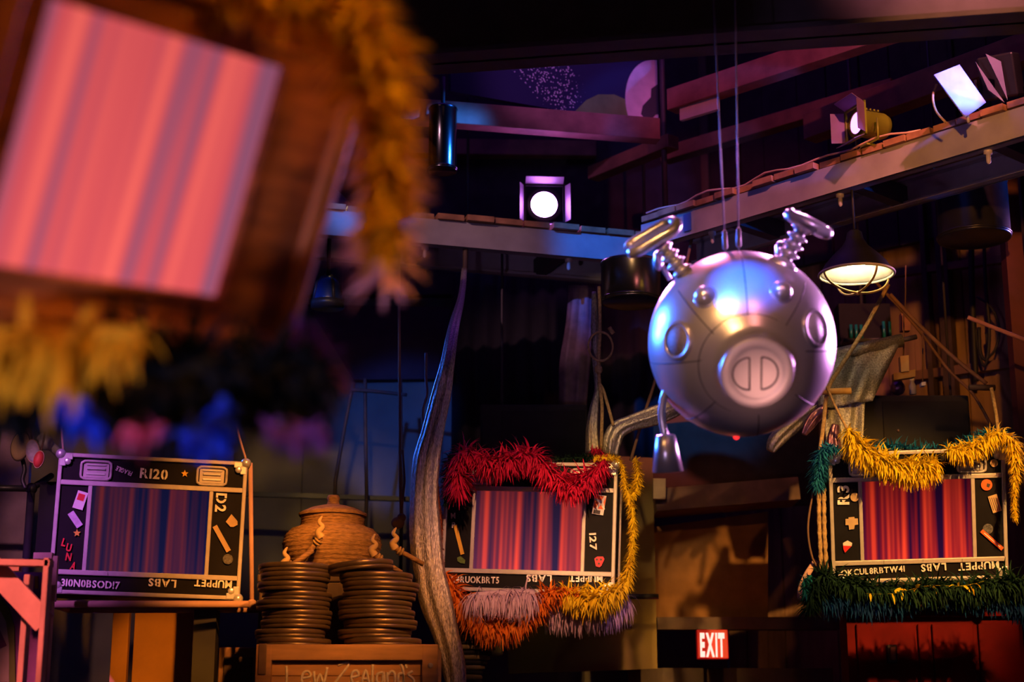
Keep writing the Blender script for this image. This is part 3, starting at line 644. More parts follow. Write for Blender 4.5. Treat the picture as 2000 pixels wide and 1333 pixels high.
for px_, py_, mt in ((1328, 662, 'silverflat'), (1588, 647, 'silverflat')):
    n = nd(px_, py_); M = onto(Bz(n), n * R_ * .985)
    MB().torus(.178 * R_, .030 * R_, M, 48, 12).build('cheek_ring', 'silver', q)
    MB().lathe([(.172 * R_, .004 * R_), (.165 * R_, .022 * R_), (.001, .026 * R_)], 40, M).build('cheek_disc', mat('mesh_disc', (.22, .19, .18), .6, .4, .5, 220, .3) if px_ < 1450 else MT['silverflat'], q)
def seam(a, b, k=14, rad=None):
    pts = [a.lerp(b, i / k).normalized() * R_ * 1.0005 for i in range(k + 1)]
    return pts
m = MB()
for a, b in (((1450, 492), (1462, 640)), ((1332, 566), (1412, 668)), ((1573, 560), (1520, 655)), ((1272, 702), (1378, 700)), ((1566, 690), (1625, 690)), ((1475, 790), (1470, 852)), ((1405, 770), (1330, 820)), ((1545, 770), (1590, 800))):
    m.tube(seam(nd(*a), nd(*b)), .0022, 5)
c0 = nd(1466, 718); u_ = c0.cross(Vector((0, 1, 0))).normalized(); v_ = c0.cross(u_)
m.tube([(c0 * math.cos(.56) + (u_ * math.cos(t) + v_ * math.sin(t)) * math.sin(.56)) * R_ * 1.0005 for t in [2 * math.pi * i / 60 for i in range(61)]], .0022, 5)
m.build('panel_seam', 'seam', q)
k181 = 1 / 181.5 * R_
def pp(x, y, z): return Vector(((x - cpx[0]) * k181, (cpx[1] - y) * k181, z * R_))
for side, base, top, zz, axis, nrm_, L_, Wd in ((-1, (1352, 545), (1303, 478), .22, (.88, .47, 0), (-.41, .76, .5), .70, .36), (1, (1533, 520), (1572, 452), .22, (.85, -.50, .12), (.47, .86, .2), .56, .34)):
    b_, t_ = pp(*base, zz), pp(*top, zz); n = 44
    pts = [b_.lerp(t_, i / (n - 1)) for i in range(n)]
    MB().tube(pts, [R_ * (.095 + .030 * math.sin(i / (n - 1) * 2 * math.pi * 4.5)) * (1 - .12 * i / n) for i in range(n)], 28).build('ear_spring', 'silver2', q)
    MB().lathe([(.17 * R_, -.03 * R_), (.165 * R_, .02 * R_), (.13 * R_, .05 * R_), (.09 * R_, .055 * R_)], 32, onto(Bz(t_ - b_), b_ - (t_ - b_).normalized() * .02 * R_)).build('ear_base', 'silver2', q)
    ax = Vector(axis).normalized(); nr = Vector(nrm_); nr = (nr - ax * nr.dot(ax)).normalized(); sd = nr.cross(ax)
    cen = pp(1284, 459, zz) if side < 0 else pp(1583, 446, zz)
    E4 = Matrix((ax, sd, nr)).transposed().to_4x4(); E4.translation = cen
    h_, wr = (L_ - Wd) / 2 * R_, (Wd / 2 - .06) * R_
    st = [(h_ + wr * math.cos(t), wr * math.sin(t)) for t in [-math.pi / 2 + math.pi * i / 12 for i in range(13)]] + [(-h_ + wr * math.cos(t), wr * math.sin(t)) for t in [math.pi / 2 + math.pi * i / 12 for i in range(13)]]
    if side < 0: st = st[13 + 6 + 2:] + st[:13 + 6 - 1]     # the lower-left end stays open
    else: st = st + st[:1]
    MB().tube([E4 @ Vector((x, y, 0)) for x, y in st], .066 * R_, 14).build('ear_rim', 'silver2', q)
    m = MB(); nn_ = len(st); m.add([E4 @ Vector((x, y, .01 * R_)) for x, y in st] + [E4 @ Vector((x, y, -.045 * R_)) for x, y in st], [tuple(range(nn_)), tuple(range(2 * nn_ - 1, nn_ - 1, -1))] + [(i, i + nn_, (i + 1) % nn_ + nn_, (i + 1) % nn_) for i in range(nn_)]); m.build('ear_plate', 'silver2', q)
    if side > 0:
        MB().ball((0, 0, .055 * R_), .2 * R_, 24, 12, (1.15, .75, .25), E4.to_3x3()).build('ear_cap', 'silver2', q).location = cen + nr * .02 * R_
# small second aerial behind each ear
for c_, tip, zz in (((1312, 540), (1290, 500), -.25), ((1515, 515), (1530, 492), -.3)):
    b_, t_ = pp(*c_, zz), pp(*tip, zz)
    MB().tube([b_, t_], .03 * R_, 12).build('aerial', 'silver2', q)
    MB().ball(t_, .12 * R_, 20, 12, (.5, 1, 1)).build('aerial_dish', 'silver2', q)
# bent pipe with a conical nozzle at the lower left
pts = curve_pts([pp(1330, 742, .30), pp(1306, 750, .25), pp(1294, 775, .22), pp(1290, 810, .20), pp(1296, 850, .20)], 8)
MB().tube(pts, .040 * R_, 16).build('tail_pipe', 'silver', q)
cb = pp(1296, 842, .20); cdn = (pp(1298, 915, .20) - cb)
MB().lathe([(.04 * R_, 0), (.09 * R_, .004), (.105 * R_, .02 * R_), (.165 * R_, cdn.length), (.15 * R_, cdn.length + .002), (.09 * R_, cdn.length * .5), (.01, cdn.length * .4)], 36, onto(Bz(cdn), cb)).build('nozzle', 'silver', q)
MB().ball(pp(1432, 853, 0.0), .012, 12, 8).build('indicator_light', emat('red_led', (1, .02, .02), 2.5), q)
# suspension cables, up to the dark steel beam
for (x0, y0, x1, y1) in ((1417, 497, 1397, 70), (1443, 492, 1437, 64)):
    a = CAM + ray(x0, y0) * dC; a = P(x0, y0, a.y); b = P(x1, y1, a.y); b = a + (b - a) * 1.25
    iM = PM.transposed(); la, lb_ = iM @ (a - PC), iM @ (b - PC)
    m = MB(); m.tube([la, lb_], .0032, 8); m.build('suspension_cable', 'steelrope', q)
    s0 = la.lerp(lb_, .015); s1 = la.lerp(lb_, .085)
    m = MB(); m.tube([s0, s0.lerp(s1, .1), s0.lerp(s1, .9), s1], [.004, .011, .010, .004], 10); m.torus(.014, .0035, onto(Matrix.Rotation(RAD(90), 3, 'Y'), la.lerp(lb_, .004)), 16, 6); m.build('turnbuckle', 'steelrope', q)

# ================================================================== FLIGHT CASES WITH SCREENS
CW, CH = .95, .71
def crate(label, loc, rot, screen, depth=.5):
    q = thing('flight_case', label, 'flight case', loc, [RAD(a) for a in rot], 'road cases with a lit screen in the front')
    M = Matrix.Translation(loc) @ Euler([RAD(a) for a in rot]).to_matrix().to_4x4(); Mi = M.inverted()
    def loc_(px, py):
        o = Mi @ CAM; d = Mi.to_3x3() @ ray(px, py); t = -o.y / d.y; return (o + d * t).x, (o + d * t).z
    U = lambda u: (u - .5) * CW
    V = lambda v: (.5 - v) * CH
    m = MB()                                              # black case, with the front opening left for the screen
    for (u0, u1, v0, v1) in ((0, 1, 0, .212), (0, 1, .845, 1), (0, .178, .212, .845), (.813, 1, .212, .845)):
        m.box(((U(u0) + U(u1)) / 2, .02, (V(v0) + V(v1)) / 2), ((u1 - u0) * CW, .03, (v1 - v0) * CH))
    m.box((0, .035 + depth / 2, 0), (CW, depth, CH)); m.build('case_body', 'black', q)
    m = MB(); e = .021
    for v in (.016, .984): m.box((0, .0, V(v)), (CW, .022, e), None, .005)
    for u in (.013, .987): m.box((U(u), .0, 0), (e, .022, CH), None, .005)
    for v in (.212, .845): m.box((0, .001, V(v)), (CW - .03, .02, .0255), None, .004)
    for u in (.178, .813): m.box((U(u), .002, V(.5285)), (.021, .018, .44), None, .004)
    for u in (.0, 1.):                                     # angle along the side edges
        for v in (.0, 1.): m.box((U(u), .03 + depth / 2, V(v)), (e, depth, e), None, .004)
        m.box((U(u), depth + .03, 0), (e, e, CH), None, .004)
    for i in range(3): m.box((U(.22 + .28 * i), -.0112, V(.016)), (.004, .002, .02)); m.box((U(.3 + .22 * i), -.0112, V(.845)), (.003, .003, .02))
    m.build('edge_trim', 'alu', q)
    for u in (.012, .988):
        for v in (.012, .988):
            c = MB(); c.ball((U(u), .0, V(v)), .027, 16, 10)
            sx_ = 1 if u < .5 else -1; sz = -1 if v < .5 else 1
            c.box((U(u) + sx_ * .035, -.011, V(v) + sz * .012), (.05, .006, .03), None, .004); c.box((U(u) + sx_ * .012, -.011, V(v) + sz * .035), (.03, .006, .05), None, .004)
            c.ball((U(u) + sx_ * .036, -.012, V(v) + sz * .036), .018, 12, 8, (1, .35, 1)); c.build('corner_protector', 'chrome', q)
    MB().box((U(.4955), .012, V(.5285)), (.60, .012, .432)).build('screen', screen, q)
    for u in (.2, .81):
        c = MB(); cx_, cz_ = U(u), V(.117)
        rr = [(cx_ + sx_ * .074 * min(1, abs(math.cos(t)) * 1.25) * (1 if math.cos(t) > 0 else -1), cz_ + .046 * max(-1, min(1, math.sin(t) * 1.25))) for t in [2 * math.pi * i / 28 for i in range(28)] for sx_ in (1,)]
        c.tube([Vector((x, -.004, z)) for x, z in rr] + [Vector((rr[0][0], -.004, rr[0][1]))], .007, 8)
        c.box((cx_, .004, cz_), (.125, .004, .075)); hq = c.build('recessed_handle', 'alu', q)
        g = MB(); g.box((cx_, -.002, cz_ + .008), (.092, .012, .011), None, .004); g.box((cx_, -.001, cz_ + .027), (.098, .008, .008), None, .003); g.box((cx_, .0, cz_ - .018), (.096, .006, .012), None, .003); g.build('grip', 'chrome', hq)
    return q, loc_
def text_on(q, loc_, txt, px, py, hpx, ang=0., m='paint', stencil=True, wpx=None, bold=.03, y=-.0062):
    h = hpx / 366 * CW; g, wd = glyphs(txt, h, stencil, bold); x, z = loc_(px, py); sx_ = 1.
    if wpx: sx_ = (wpx / 366 * CW) / wd
    place(g, wd, h, x, z, RAD(ang), y, sx_)
    return g
K = CW / 366
def rect_on(q, loc_, px, py, wpx, hpx, ang, m, name='sticker', label=None, y=-.0062):
    x, z = loc_(px, py); c = MB(); c.box((0, 0, 0), (wpx * K, .0012, hpx * K), Matrix.Rotation(RAD(-ang), 3, 'Y')); c.v = [v + Vector((x, y, z)) for v in c.v]
    return tag(c.build(name, m, q), label)
def poly_on(q, loc_, pts, m, name='sticker', label=None, y=-.0062):
    pl = [loc_(*p) for p in pts]
    return tag(MB().prism(pl, y, y + .0012).build(name, m, q), label)
def disc_on(q, loc_, px, py, rpx, m, name='sticker', label=None, y=-.0062, n=24):
    return poly_on(q, loc_, [(px + rpx * math.cos(2 * math.pi * i / n), py + rpx * math.sin(2 * math.pi * i / n)) for i in range(n)], m, name, label, y)
def star_on(q, loc_, px, py, rpx, m, label=None, rot=0):
    return poly_on(q, loc_, [(px + (rpx if i % 2 == 0 else rpx * .45) * math.sin(math.pi * i / 5 + rot), py - (rpx if i % 2 == 0 else rpx * .45) * math.cos(math.pi * i / 5 + rot)) for i in range(10)], m, 'sticker', label)

scrL = screen_mat('curtain_dim', (.008, .008, .045), (.05, .012, .04), (.17, .02, .03), 1.0, 17, .7)
scrM = screen_mat('curtain_mid', (.030, .014, .048), (.20, .024, .042), (.85, .06, .04), 1.3, 14, .36)
scrR = screen_mat('curtain_red', (.022, .003, .024), (.26, .010, .015), (.95, .055, .02), 1.3, 15, .30)
scrT = screen_mat('curtain_pale', (.30, .085, .16), (.70, .085, .10), (1.0, .15, .12), 1.05, 11, .82)

# --- left case
q, l_ = crate('screen case stencilled R120, standing in a pipe cradle at the left', (-1.84, 8.30, 2.698), (2.6, 1.1, 11.0), scrL)
CL = q
gs = [text_on(q, l_, 'R120', 302, 926, 19.5, -1.5, wpx=56), text_on(q, l_, '310N0BSOD!7', 178, 1141, 14, -1, wpx=112), text_on(q, l_, 'MUPPET', 415.5, 1141, 15, 178.5, wpx=74), text_on(q, l_, 'LABS', 316, 1140, 15, 178.5, wpx=55), text_on(q, l_, 'D2', 432, 984, 21, -91, wpx=40)]
[g_.build('stencil_lettering', 'paint', q) for g_ in gs]
text_on(q, l_, 'FRAGILE', 242, 921, 9, 161, stencil=False, wpx=33).build('small_lettering', 'chalk', q)
rect_on(q, l_, 157, 978, 20, 35, -14, 'white', label='white card with a red square'); x = l_(158, 972); rect_on(q, l_, 158.5, 972, 13, 13, -14, 'redp', 'printed_square', 'red square printed on the white card', -.0075)
rect_on(q, l_, 147, 1015.5, 13, 33, 37, 'lav', label='lavender slip stuck at a slant')
star_on(q, l_, 150.5, 1042, 8, 'yel', 'yellow star'); star_on(q, l_, 361, 926, 7.5, 'yel', 'orange star')
gs = [text_on(q, l_, c, px_, py_, 15, a_, stencil=False, wpx=w_, bold=.035) for c, px_, py_, a_, w_ in (('L', 126, 1060, -12, 9), ('U', 135.5, 1070, -10, 11), ('N', 135, 1088, -6, 12), ('A', 144, 1106, -14, 11))]
[g_.build('red_lettering', 'redp', q) for g_ in gs]
poly_on(q, l_, [(441, 1020), (452, 1005), (464, 1019), (464, 1026), (456, 1030), (450, 1030)], 'tan', label='tan spade-shaped sticker'); rect_on(q, l_, 433, 1053, 9.5, 57, 32, 'tan', label='long tan strip stuck at a slant')
disc_on(q, l_, 445, 1093, 10, 'grey', label='round grey sticker')
# --- middle case
q, l_ = crate('screen case numbered 127 in the middle, draped with red, orange and yellow boas', (.091, 8.82, 2.765), (-.5, 2.4, -9.0), scrM, .12)
CM = q
gs = [text_on(q, l_, 'R4RUOKBRT5', 929, 1133, 13.5, .5, wpx=102), text_on(q, l_, 'MUPPET', 1144, 1131, 15, 181, wpx=70), text_on(q, l_, 'LABS', 1052, 1131, 15, 181, wpx=55), text_on(q, l_, '127', 1159, 1060, 14, -85, stencil=False, wpx=38)]
[g_.build('stencil_lettering', 'paint', q) for g_ in gs]
[g_.build('small_lettering', 'chalk', q) for g_ in (text_on(q, l_, 'M', 886, 1008, 12, 5, stencil=False, wpx=11), text_on(q, l_, 'P', 887, 1026, 12, 4, stencil=False, wpx=9), text_on(q, l_, 'g', 1181, 938, 13, -10, stencil=False))]
rect_on(q, l_, 896.5, 1055, 8, 64, 17, 'yel', label='long yellow strip stuck at a slant')
poly_on(q, l_, [(893, 1090), (900, 1087), (909, 1095), (908, 1102), (900, 1101), (894, 1097)], 'grn', label='small green splotch')
rect_on(q, l_, 1170.5, 987, 24, 41, -8, 'white', label='white and orange plane sticker'); rect_on(q, l_, 1171.5, 982, 23, 27, -8, 'org', 'printed_square', 'orange print', -.0072)
poly_on(q, l_, [(1163, 995), (1170, 984), (1162, 976), (1165, 974), (1174, 979), (1181, 970), (1184, 971), (1179, 982), (1182, 996), (1179, 997), (1174, 987), (1166, 997)], 'white', 'printed_plane', 'white plane figure', -.0080)
rect_on(q, l_, 1166, 1001, 14, 8, -8, 'seam', 'bar_print', 'black bars', -.0072)
poly_on(q, l_, [(1161, 1092), (1167, 1088), (1178, 1088), (1181, 1093), (1175, 1106), (1171, 1109), (1164, 1107)], 'crimson', label='crimson mask-shaped sticker')
for dx, dy in ((-4, -3), (4, -3), (0, 5)): disc_on(q, l_, 1170 + dx, 1097 + dy, 2.2, 'seam', 'sticker_hole', None, -.0072, 10)
# --- right case
q, l_ = crate('screen case stencilled R3 at the right, between a yellow boa and a green boa', (2.186, 8.787, 2.821), (14.5, -1.47, -1.82), scrR, .22)
CR = q
gs = [text_on(q, l_, 'R3', 1646, 966, 24, 89, wpx=43), text_on(q, l_, 'OKCUL8RBTW41', 1705, 1115, 12.5, 2.5, wpx=133), text_on(q, l_, 'MUPPET', 1910, 1106, 15.5, 182, wpx=86), text_on(q, l_, 'LABS', 1822, 1109, 15.5, 182, wpx=54)]
[g_.build('stencil_lettering', 'paint', q) for g_ in gs]
disc_on(q, l_, 1669, 971.5, 8.5, 'tan', label='round tan sticker')
poly_on(q, l_, [(1651, 1014), (1657, 1014), (1657, 1011), (1668, 1010), (1669, 1013), (1675, 1013), (1676, 1025), (1669, 1026), (1668, 1034), (1658, 1035), (1657, 1026), (1651, 1026)], 'tan', label='tan cross-shaped sticker')
poly_on(q, l_, [(1646, 1061), (1655, 1056), (1664, 1061), (1663, 1067), (1646, 1066)], 'white', label='white upper half of a badge'); poly_on(q, l_, [(1646, 1066), (1663, 1067), (1656, 1074), (1650, 1080), (1647, 1074)], 'redp', label='red lower half of a badge')
disc_on(q, l_, 1926.5, 947.5, 11, 'org', label='round orange sticker'); poly_on(q, l_, [(1927, 944), (1934, 946), (1931, 953), (1926, 951)], 'seam', 'printed_figure', None, -.0072)
rect_on(q, l_, 1942.5, 984, 19, 36, 16, 'tan', label='tan label with lines of print')
for i in range(4): rect_on(q, l_, 1936 + i * 4, 985, 1.2, 28, 16, 'seam', 'print_line', None, -.0072)
disc_on(q, l_, 1929, 1033.5, 10, 'grey', label='round dark sticker'); rect_on(q, l_, 1937, 1055, 8, 58, 47, 'org', label='long red strip stuck at a slant')
rect_on(q, l_, 1937, 1055, 2, 44, 47, 'white', 'print_line', None, -.0072)
disc_on(q, l_, 1941, 905, 7.5, 'tan', label='small round tan sticker')

# --- near television
tl, tr_ = Vector((-.6801, 2.7855, 2.6356)), [RAD(26.6), RAD(-6.1), RAD(52.03)]
TM = Matrix.Translation(tl) @ Euler(tr_).to_matrix().to_4x4()
q = thing('television', 'large tilted brown wooden television with a lit red screen, hung nearest the camera', 'television', tl, tr_)
x0, x1, z0, z1 = -.36, .485, -.335, .345
m = MB()
for (a, b, c, d) in ((x0, -.27, z0, z1), (.27, x1, z0, z1), (-.27, .27, z0, -.23), (-.27, .27, .23, z1)):
    m.box(((a + b) / 2, .0, (c + d) / 2), (b - a, .03, d - c))
m.box(((x0 + x1) / 2, .24, (z0 + z1) / 2), (x1 - x0, .45, z1 - z0), None, .03); m.build('cabinet', 'tvwood', q)
m = MB()
for c, d in (((0, -.012, z0 + .022), (1, .04, .05)), ((0, -.012, z1 - .022), (1, .04, .05))): m.box(((x0 + x1) / 2, c[1], c[2]), (x1 - x0, d[1], d[2]), None, .012)
for xx in (x0 + .022, x1 - .022): m.box((xx, -.012, (z0 + z1) / 2), (.05, .04, z1 - z0), None, .012)
m.build('front_rim', 'tvrim', q)
MB().box((0, .004, 0), (.54, .02, .46)).build('screen', scrT, q)
m = MB()
for c, d in (((0, -.018, .237), (.56, .012, .012)), ((0, -.018, -.237), (.56, .012, .012)), ((-.277, -.018, 0), (.012, .012, .486)), ((.277, -.018, 0), (.012, .012, .486))): m.box(c, d)
m.build('inner_bead', 'tvwood', q)
tp = TM @ Vector((.0, .3, z1)); tp2 = TM @ Vector((.3, .3, z1))
m = MB()
for t_ in (Vector((-.2, .25, z1 - .005)), Vector((.3, .25, z1 - .005))):
    wv = TM @ t_; m = MB(); tq = TM.inverted() @ (Vector((wv.x, wv.y, CEIL - .0))); m.tube([t_, tq], .008, 8); m.build('hanging_rod', 'beamdark', q)
# ================================================================== CASE HANGERS AND CRADLE
def hang_cords(q, Mloc, pts, m='steelrope', r=.005):
    pass
def cord(name, label, pix, Y, r, m='rope', cat='rope', n=8, group=None):
    return rope(name, label, path(pix, Y, 6), r, m, cat, group, n)
# pipe cradle under the left case
p0, p1 = P(100, 1181, 8.16), P(492, 1181, 8.40)
q = thing('pipe_cradle', 'pinkish pipe cradle under and beside the left screen case', 'cradle', p0)
for k, dz in (('front', 0), ('back', 1)):
    off = Vector((0, .32 * dz, 0)); MB().tube([off + Vector((0, 0, 0)), p1 - p0 + off], .018, 12).build('rail', 'pinkwood', q)
MB().tube([(0, 0, 0), (0, .32, 0)], .016, 12).build('cross_pipe', 'pinkwood', q); MB().tube([p1 - p0, p1 - p0 + Vector((0, .32, 0))], .016, 12).build('cross_pipe', 'pinkwood', q)
pt = P(489, 905, p1.y); MB().tube([p1 - p0, pt - p0], .012, 12).build('side_post', 'pinkwood', q)
MB().ball(p1 - p0, .026).build('pipe_joint', 'pinkwood', q)
a = P(402, 1192, 8.55); tag(MB().box((0, 0, (a.z) / 2), (.115, .1, a.z)).build('black_post', 'blackmetal', org=(0, 0, 0)), 'black square post below the left screen case, right of the amber boards', 'post').location = (a.x, a.y + .04, 0)
# cords from the cases up to the catwalks
for lab, pix, Y in (('thin cord from the left corner of the R120 case, up out of view', [(124, 892), (118, 800), (108, 640), (100, 430)], 8.5),
                    ('thin reddish cord from the right corner of the R120 case', [(481, 900), (462, 830), (448, 730), (440, 420)], 8.5)):
    cord('tie_rope', lab, pix, Y, .006, 'pinkwood', 'rope')
cord('hanging_rope', 'straight brown rope running up behind the conical nozzle from the middle case', [(1232, 900), (1255, 820), (1282, 735), (1330, 560), (1352, 462, 9.22)], 9.05, .009, 'cord', 'rope')
cord('hanging_rope', 'rope slanting from the pendant lamp down to the bamboo stub left of the R3 case', [(1735, 556), (1690, 640), (1640, 720), (1617, 762), (1608, 830), (1602, 880)], 8.75, .012, 'rope', 'rope')
cord('hanging_rope', 'rope slanting down to the right past the wall cables to the dark bar', [(1738, 575), (1800, 640), (1870, 705), (1927, 750)], 8.9, .012, 'brownbeam', 'rope')
cord('hanging_rope', 'second slack brown rope slanting across the plank wall, behind the first', [(1700, 540), (1790, 640), (1850, 720), (1900, 770), (1935, 830)], 9.3, .009, 'brownbeam', 'rope')
cord('hanging_rope', 'short tan rope from the dark bar down to the yellow boa at far right', [(1936, 758), (1944, 800), (1950, 845)], 8.75, .010, 'rope', 'rope')
cord('hanging_rope', 'reddish rope crossing the plank wall to the right edge', [(1890, 620), (1940, 640), (2010, 668)], 8.6, .012, 'redbeam', 'rope')
cord('hanging_rope', 'thin tan rope from the bamboo stub to the left end of the yellow boa', [(1614, 755), (1632, 795), (1655, 840)], 8.7, .007, 'rope', 'rope')
for i, (x, lab) in enumerate(((1599, 'golden twisted rope hanging left of the R3 case, outer strand'), (1609, 'golden twisted rope hanging left of the R3 case, inner strand'))):
    pts = path([(x, 955), (x + 1, 1030), (x + 5, 1112)], 8.62, 14); mb = MB()
    mb.tube(pts, .0115, 8, wob=lambda a, j: 1 + .28 * math.sin(2 * (j / 8 * 2 * math.pi) + a * 1.7)); tag(mb.build('twisted_rope', 'rope', org=pts[0]), lab, 'rope')
cord('hanging_rope', 'dark slack cable looping left of the golden twisted ropes', [(1588, 960), (1578, 1030), (1585, 1085), (1598, 1110)], 8.65, .006, 'cord', 'cable')
a = path([(1594, 1095), (1578, 1120), (1564, 1150), (1561, 1172)], 8.68, 8)
cloth_strip('pink_ribbon', 'pale pink ribbon curling out left of the green and blue boa', a, lerp_list([.03, .035, .03, .02], len(a)), MT['pinkwood'], 2, .25, 'ribbon')
# short bamboo stub and dark bar carrying the ropes
a, b = P(1600, 766, 8.72), P(1662, 764, 8.72); tag(MB().tube([a, b], .018, 12).build('bamboo_stub', 'bamboo', org=a), 'short bamboo stub tied with rope, left above the R3 case', 'bamboo')
a, b = P(1893, 757, 8.85), P(1943, 758, 8.85); tag(MB().tube([a, b], .017, 12).build('dark_bar', 'darkwood', org=a), 'short dark bar tied with ropes, right above the R3 case', 'bar')
# speaker boxes behind the cases
def box_speaker(label, pl, pr, pb, Y, depth, m='foam', rodx=.3, ztop=CEIL):
    a, b, c = P(*pl, Y), P(*pr, Y), P(*pb, Y); w_, h_ = b.x - a.x, a.z - c.z
    q = thing('speaker_box', label, 'speaker', ((a.x + b.x) / 2, Y, c.z))
    MB().box((0, depth / 2, h_ / 2), (w_, depth, h_), None, .012).build('cabinet', m, q)
    MB().box((w_ * .09, -.004, h_ * .48), (w_ * .78, .012, h_ * .88), None, .004).build('grille', mat('grille_cloth', (.022, .019, .018), .95), q)
    MB().ball((-w_ * .17, -.012, h_ * .55), .009, 10, 8).build('badge', 'hinge', q)
    MB().tube([(-w_ * rodx, depth * .5, h_ - .005), (-w_ * rodx, depth * .5, ztop - c.z)], .008, 8).build('hanging_rod', 'beamdark', q)
    return q
box_speaker('brown-black speaker box standing behind the R3 case', (1679, 772), (1892, 769), (1700, 930), 9.35, .4, rodx=-.42)
box_speaker('dark speaker box behind the red boa of the middle case', (938, 790), (1147, 794), (950, 940), 9.5, .4, ztop=ZB + .16)

# ================================================================== FEATHER BOAS
def bpath(pix, Y, n=7): return path(pix, Y, n)
fY = feather_mat('yellow_feathers', (.80, .52, .01), (.98, .78, .03))
fYd = feather_mat('amber_feathers', (.75, .42, .01), (.95, .62, .02))
fRd = feather_mat('red_feathers', (.42, .006, .05), (.66, .014, .09))
fOr = feather_mat('orange_feathers', (.75, .17, .01), (.95, .30, .03))
fPk = feather_mat('lilac_feathers', (.62, .42, .55), (.82, .62, .72))
fTe = feather_mat('teal_feathers', (.008, .12, .24), (.02, .24, .42))
fGr = feather_mat('dark_green_feathers', (.004, .025, .02), (.025, .075, .03))
fBl = feather_mat('blue_feathers', (.005, .025, .14), (.008, .09, .30))
fDk = feather_mat('black_green_feathers', (.002, .004, .005), (.006, .010, .010))
fBb = feather_mat('bright_blue_feathers', (.01, .04, .70), (.02, .10, .95))
fPu = feather_mat('purple_feathers', (.14, .04, .22), (.26, .10, .42))
fMg = feather_mat('magenta_feathers', (.60, .06, .20), (.80, .20, .36))
fPe = feather_mat('peach_feathers', (.80, .40, .38), (.92, .55, .52))
G_ = 'feather boas draped on the screen cases'
# near television
boa('feather_boa', 'peach-pink boa fringing the yellow boa at the television corner', bpath([(742, 120), (748, 230), (750, 340), (752, 440), (752, 540)], 2.95), [0.052, 0.086, 0.098, 0.103, 0.098], fPe, 800, .75, .16, seed=11, core=.2)
boa('feather_boa', 'thick amber-yellow boa over the top and right corner of the television', bpath([(300, -45), (420, -30), (520, -10), (620, 5), (690, 35), (735, 110), (752, 220), (754, 330), (752, 420), (750, 480)], 2.72), [0.078, 0.085, 0.085, 0.093, 0.109, 0.116, 0.085, 0.085, 0.085, 0.078], fYd, 1500, .75, .17, seed=12, core=.3)
boa('feather_boa', 'amber-yellow boa tips hanging under the left of the television', bpath([(-60, 690), (20, 660), (90, 668), (160, 655), (230, 650), (275, 655)], 2.6), [0.102, 0.120, 0.144, 0.108, 0.090, 0.054], fYd, 420, 1.6, .2, seed=13, core=.15)
boa('feather_boa', 'black-green boa hanging beneath the television', bpath([(-30, 730), (90, 740), (220, 735), (350, 735), (480, 745), (590, 745), (640, 735)], 2.85), [0.128, 0.128, 0.136, 0.136, 0.128, 0.112, 0.080], fDk, 1100, .7, .2, seed=14, core=.35)
boa('feather_boa', 'purple boa end at the lower right corner of the television', bpath([(575, 640), (610, 672), (650, 715), (676, 760)], 2.95), [0.045, 0.053, 0.045, 0.030], fPu, 900, .7, .2, seed=15)
boa('feather_boa', 'bright blue feathers hanging below the black-green boa', bpath([(112, 775), (150, 800), (178, 822)], 2.68), [0.056, 0.070, 0.056], fBb, 320, 1., .34, seed=16)
boa('feather_boa', 'bright blue feathers beneath the television, above the R120 stencil', bpath([(350, 845), (400, 850), (432, 800), (436, 775)], 2.68), [0.049, 0.063, 0.056, 0.042], fBb, 300, 1., .34, seed=17)
boa('feather_boa', 'magenta-pink feathers below the middle of the television', bpath([(240, 835), (265, 845), (295, 845), (320, 830)], 2.68), [0.039, 0.046, 0.046, 0.026], fMg, 320, 1., .34, seed=18)
boa('feather_boa', 'violet feather tuft below the black-green boa, right end', bpath([(520, 835), (570, 845), (640, 845)], 2.75), [0.039, 0.046, 0.039], fPu, 700, .9, .25, seed=19)
# middle case
boa('feather_boa', 'dark green boa behind the red boa, top left of the middle case', bpath([(905, 880), (880, 895), (872, 930), (870, 985)], 8.75), [.05, .06, .055, .04], fGr, 1300, .8, seed=21, group=G_)
boa('feather_boa', 'thin dark green boa lying on top of the middle case', bpath([(1070, 903), (1110, 896), (1160, 895), (1190, 899)], 8.85), [.03, .035, .035, .02], fGr, 1300, .4, seed=22, group=G_)
boa('feather_boa', 'bright red boa draped over the top of the middle case', bpath([(897, 960), (893, 925), (898, 890), (925, 888), (950, 905), (985, 900), (1015, 890), (1040, 890), (1062, 915), (1090, 938), (1120, 950), (1150, 935), (1172, 912), (1182, 895)], 8.62, 6), [0.111, 0.130, 0.111, 0.104, 0.111, 0.124, 0.117, 0.117, 0.111, 0.111, 0.117, 0.111, 0.098, 0.058], fRd, 2100, 1.05, .10, seed=23, group=G_)
boa('feather_boa', 'red boa scrap tied at the top right corner of the middle case', bpath([(1155, 878), (1172, 882), (1180, 892)], 8.7), [.03, .04, .03], fRd, 1800, .6, .12, seed=24, group=G_)
boa('feather_boa', 'pale lilac boa hanging under the middle case, left half', bpath([(915, 1172), (940, 1164), (985, 1160), (1025, 1160), (1045, 1160)], 8.46), [0.115, 0.132, 0.127, 0.138, 0.149, 0.115], fPk, 2300, 2.4, .05, seed=25, group=G_)
boa('feather_boa', 'pale lilac boa under the yellow boa, right half of the middle case', bpath([(1070, 1180), (1110, 1184), (1160, 1180), (1205, 1175), (1228, 1168)], 8.68), [0.138, 0.149, 0.149, 0.149, 0.115], fPk, 2300, 2.4, .05, seed=26, group=G_)
boa('feather_boa', 'orange boa sagging under the left half of the middle case', bpath([(868, 1120), (885, 1155), (915, 1200), (955, 1220), (1000, 1216), (1040, 1190), (1065, 1164), (1095, 1157), (1130, 1160)], 8.55), [0.068, 0.115, 0.115, 0.121, 0.121, 0.108, 0.101, 0.081, 0.054], fOr, 2300, 1.1, .11, seed=27, group=G_)
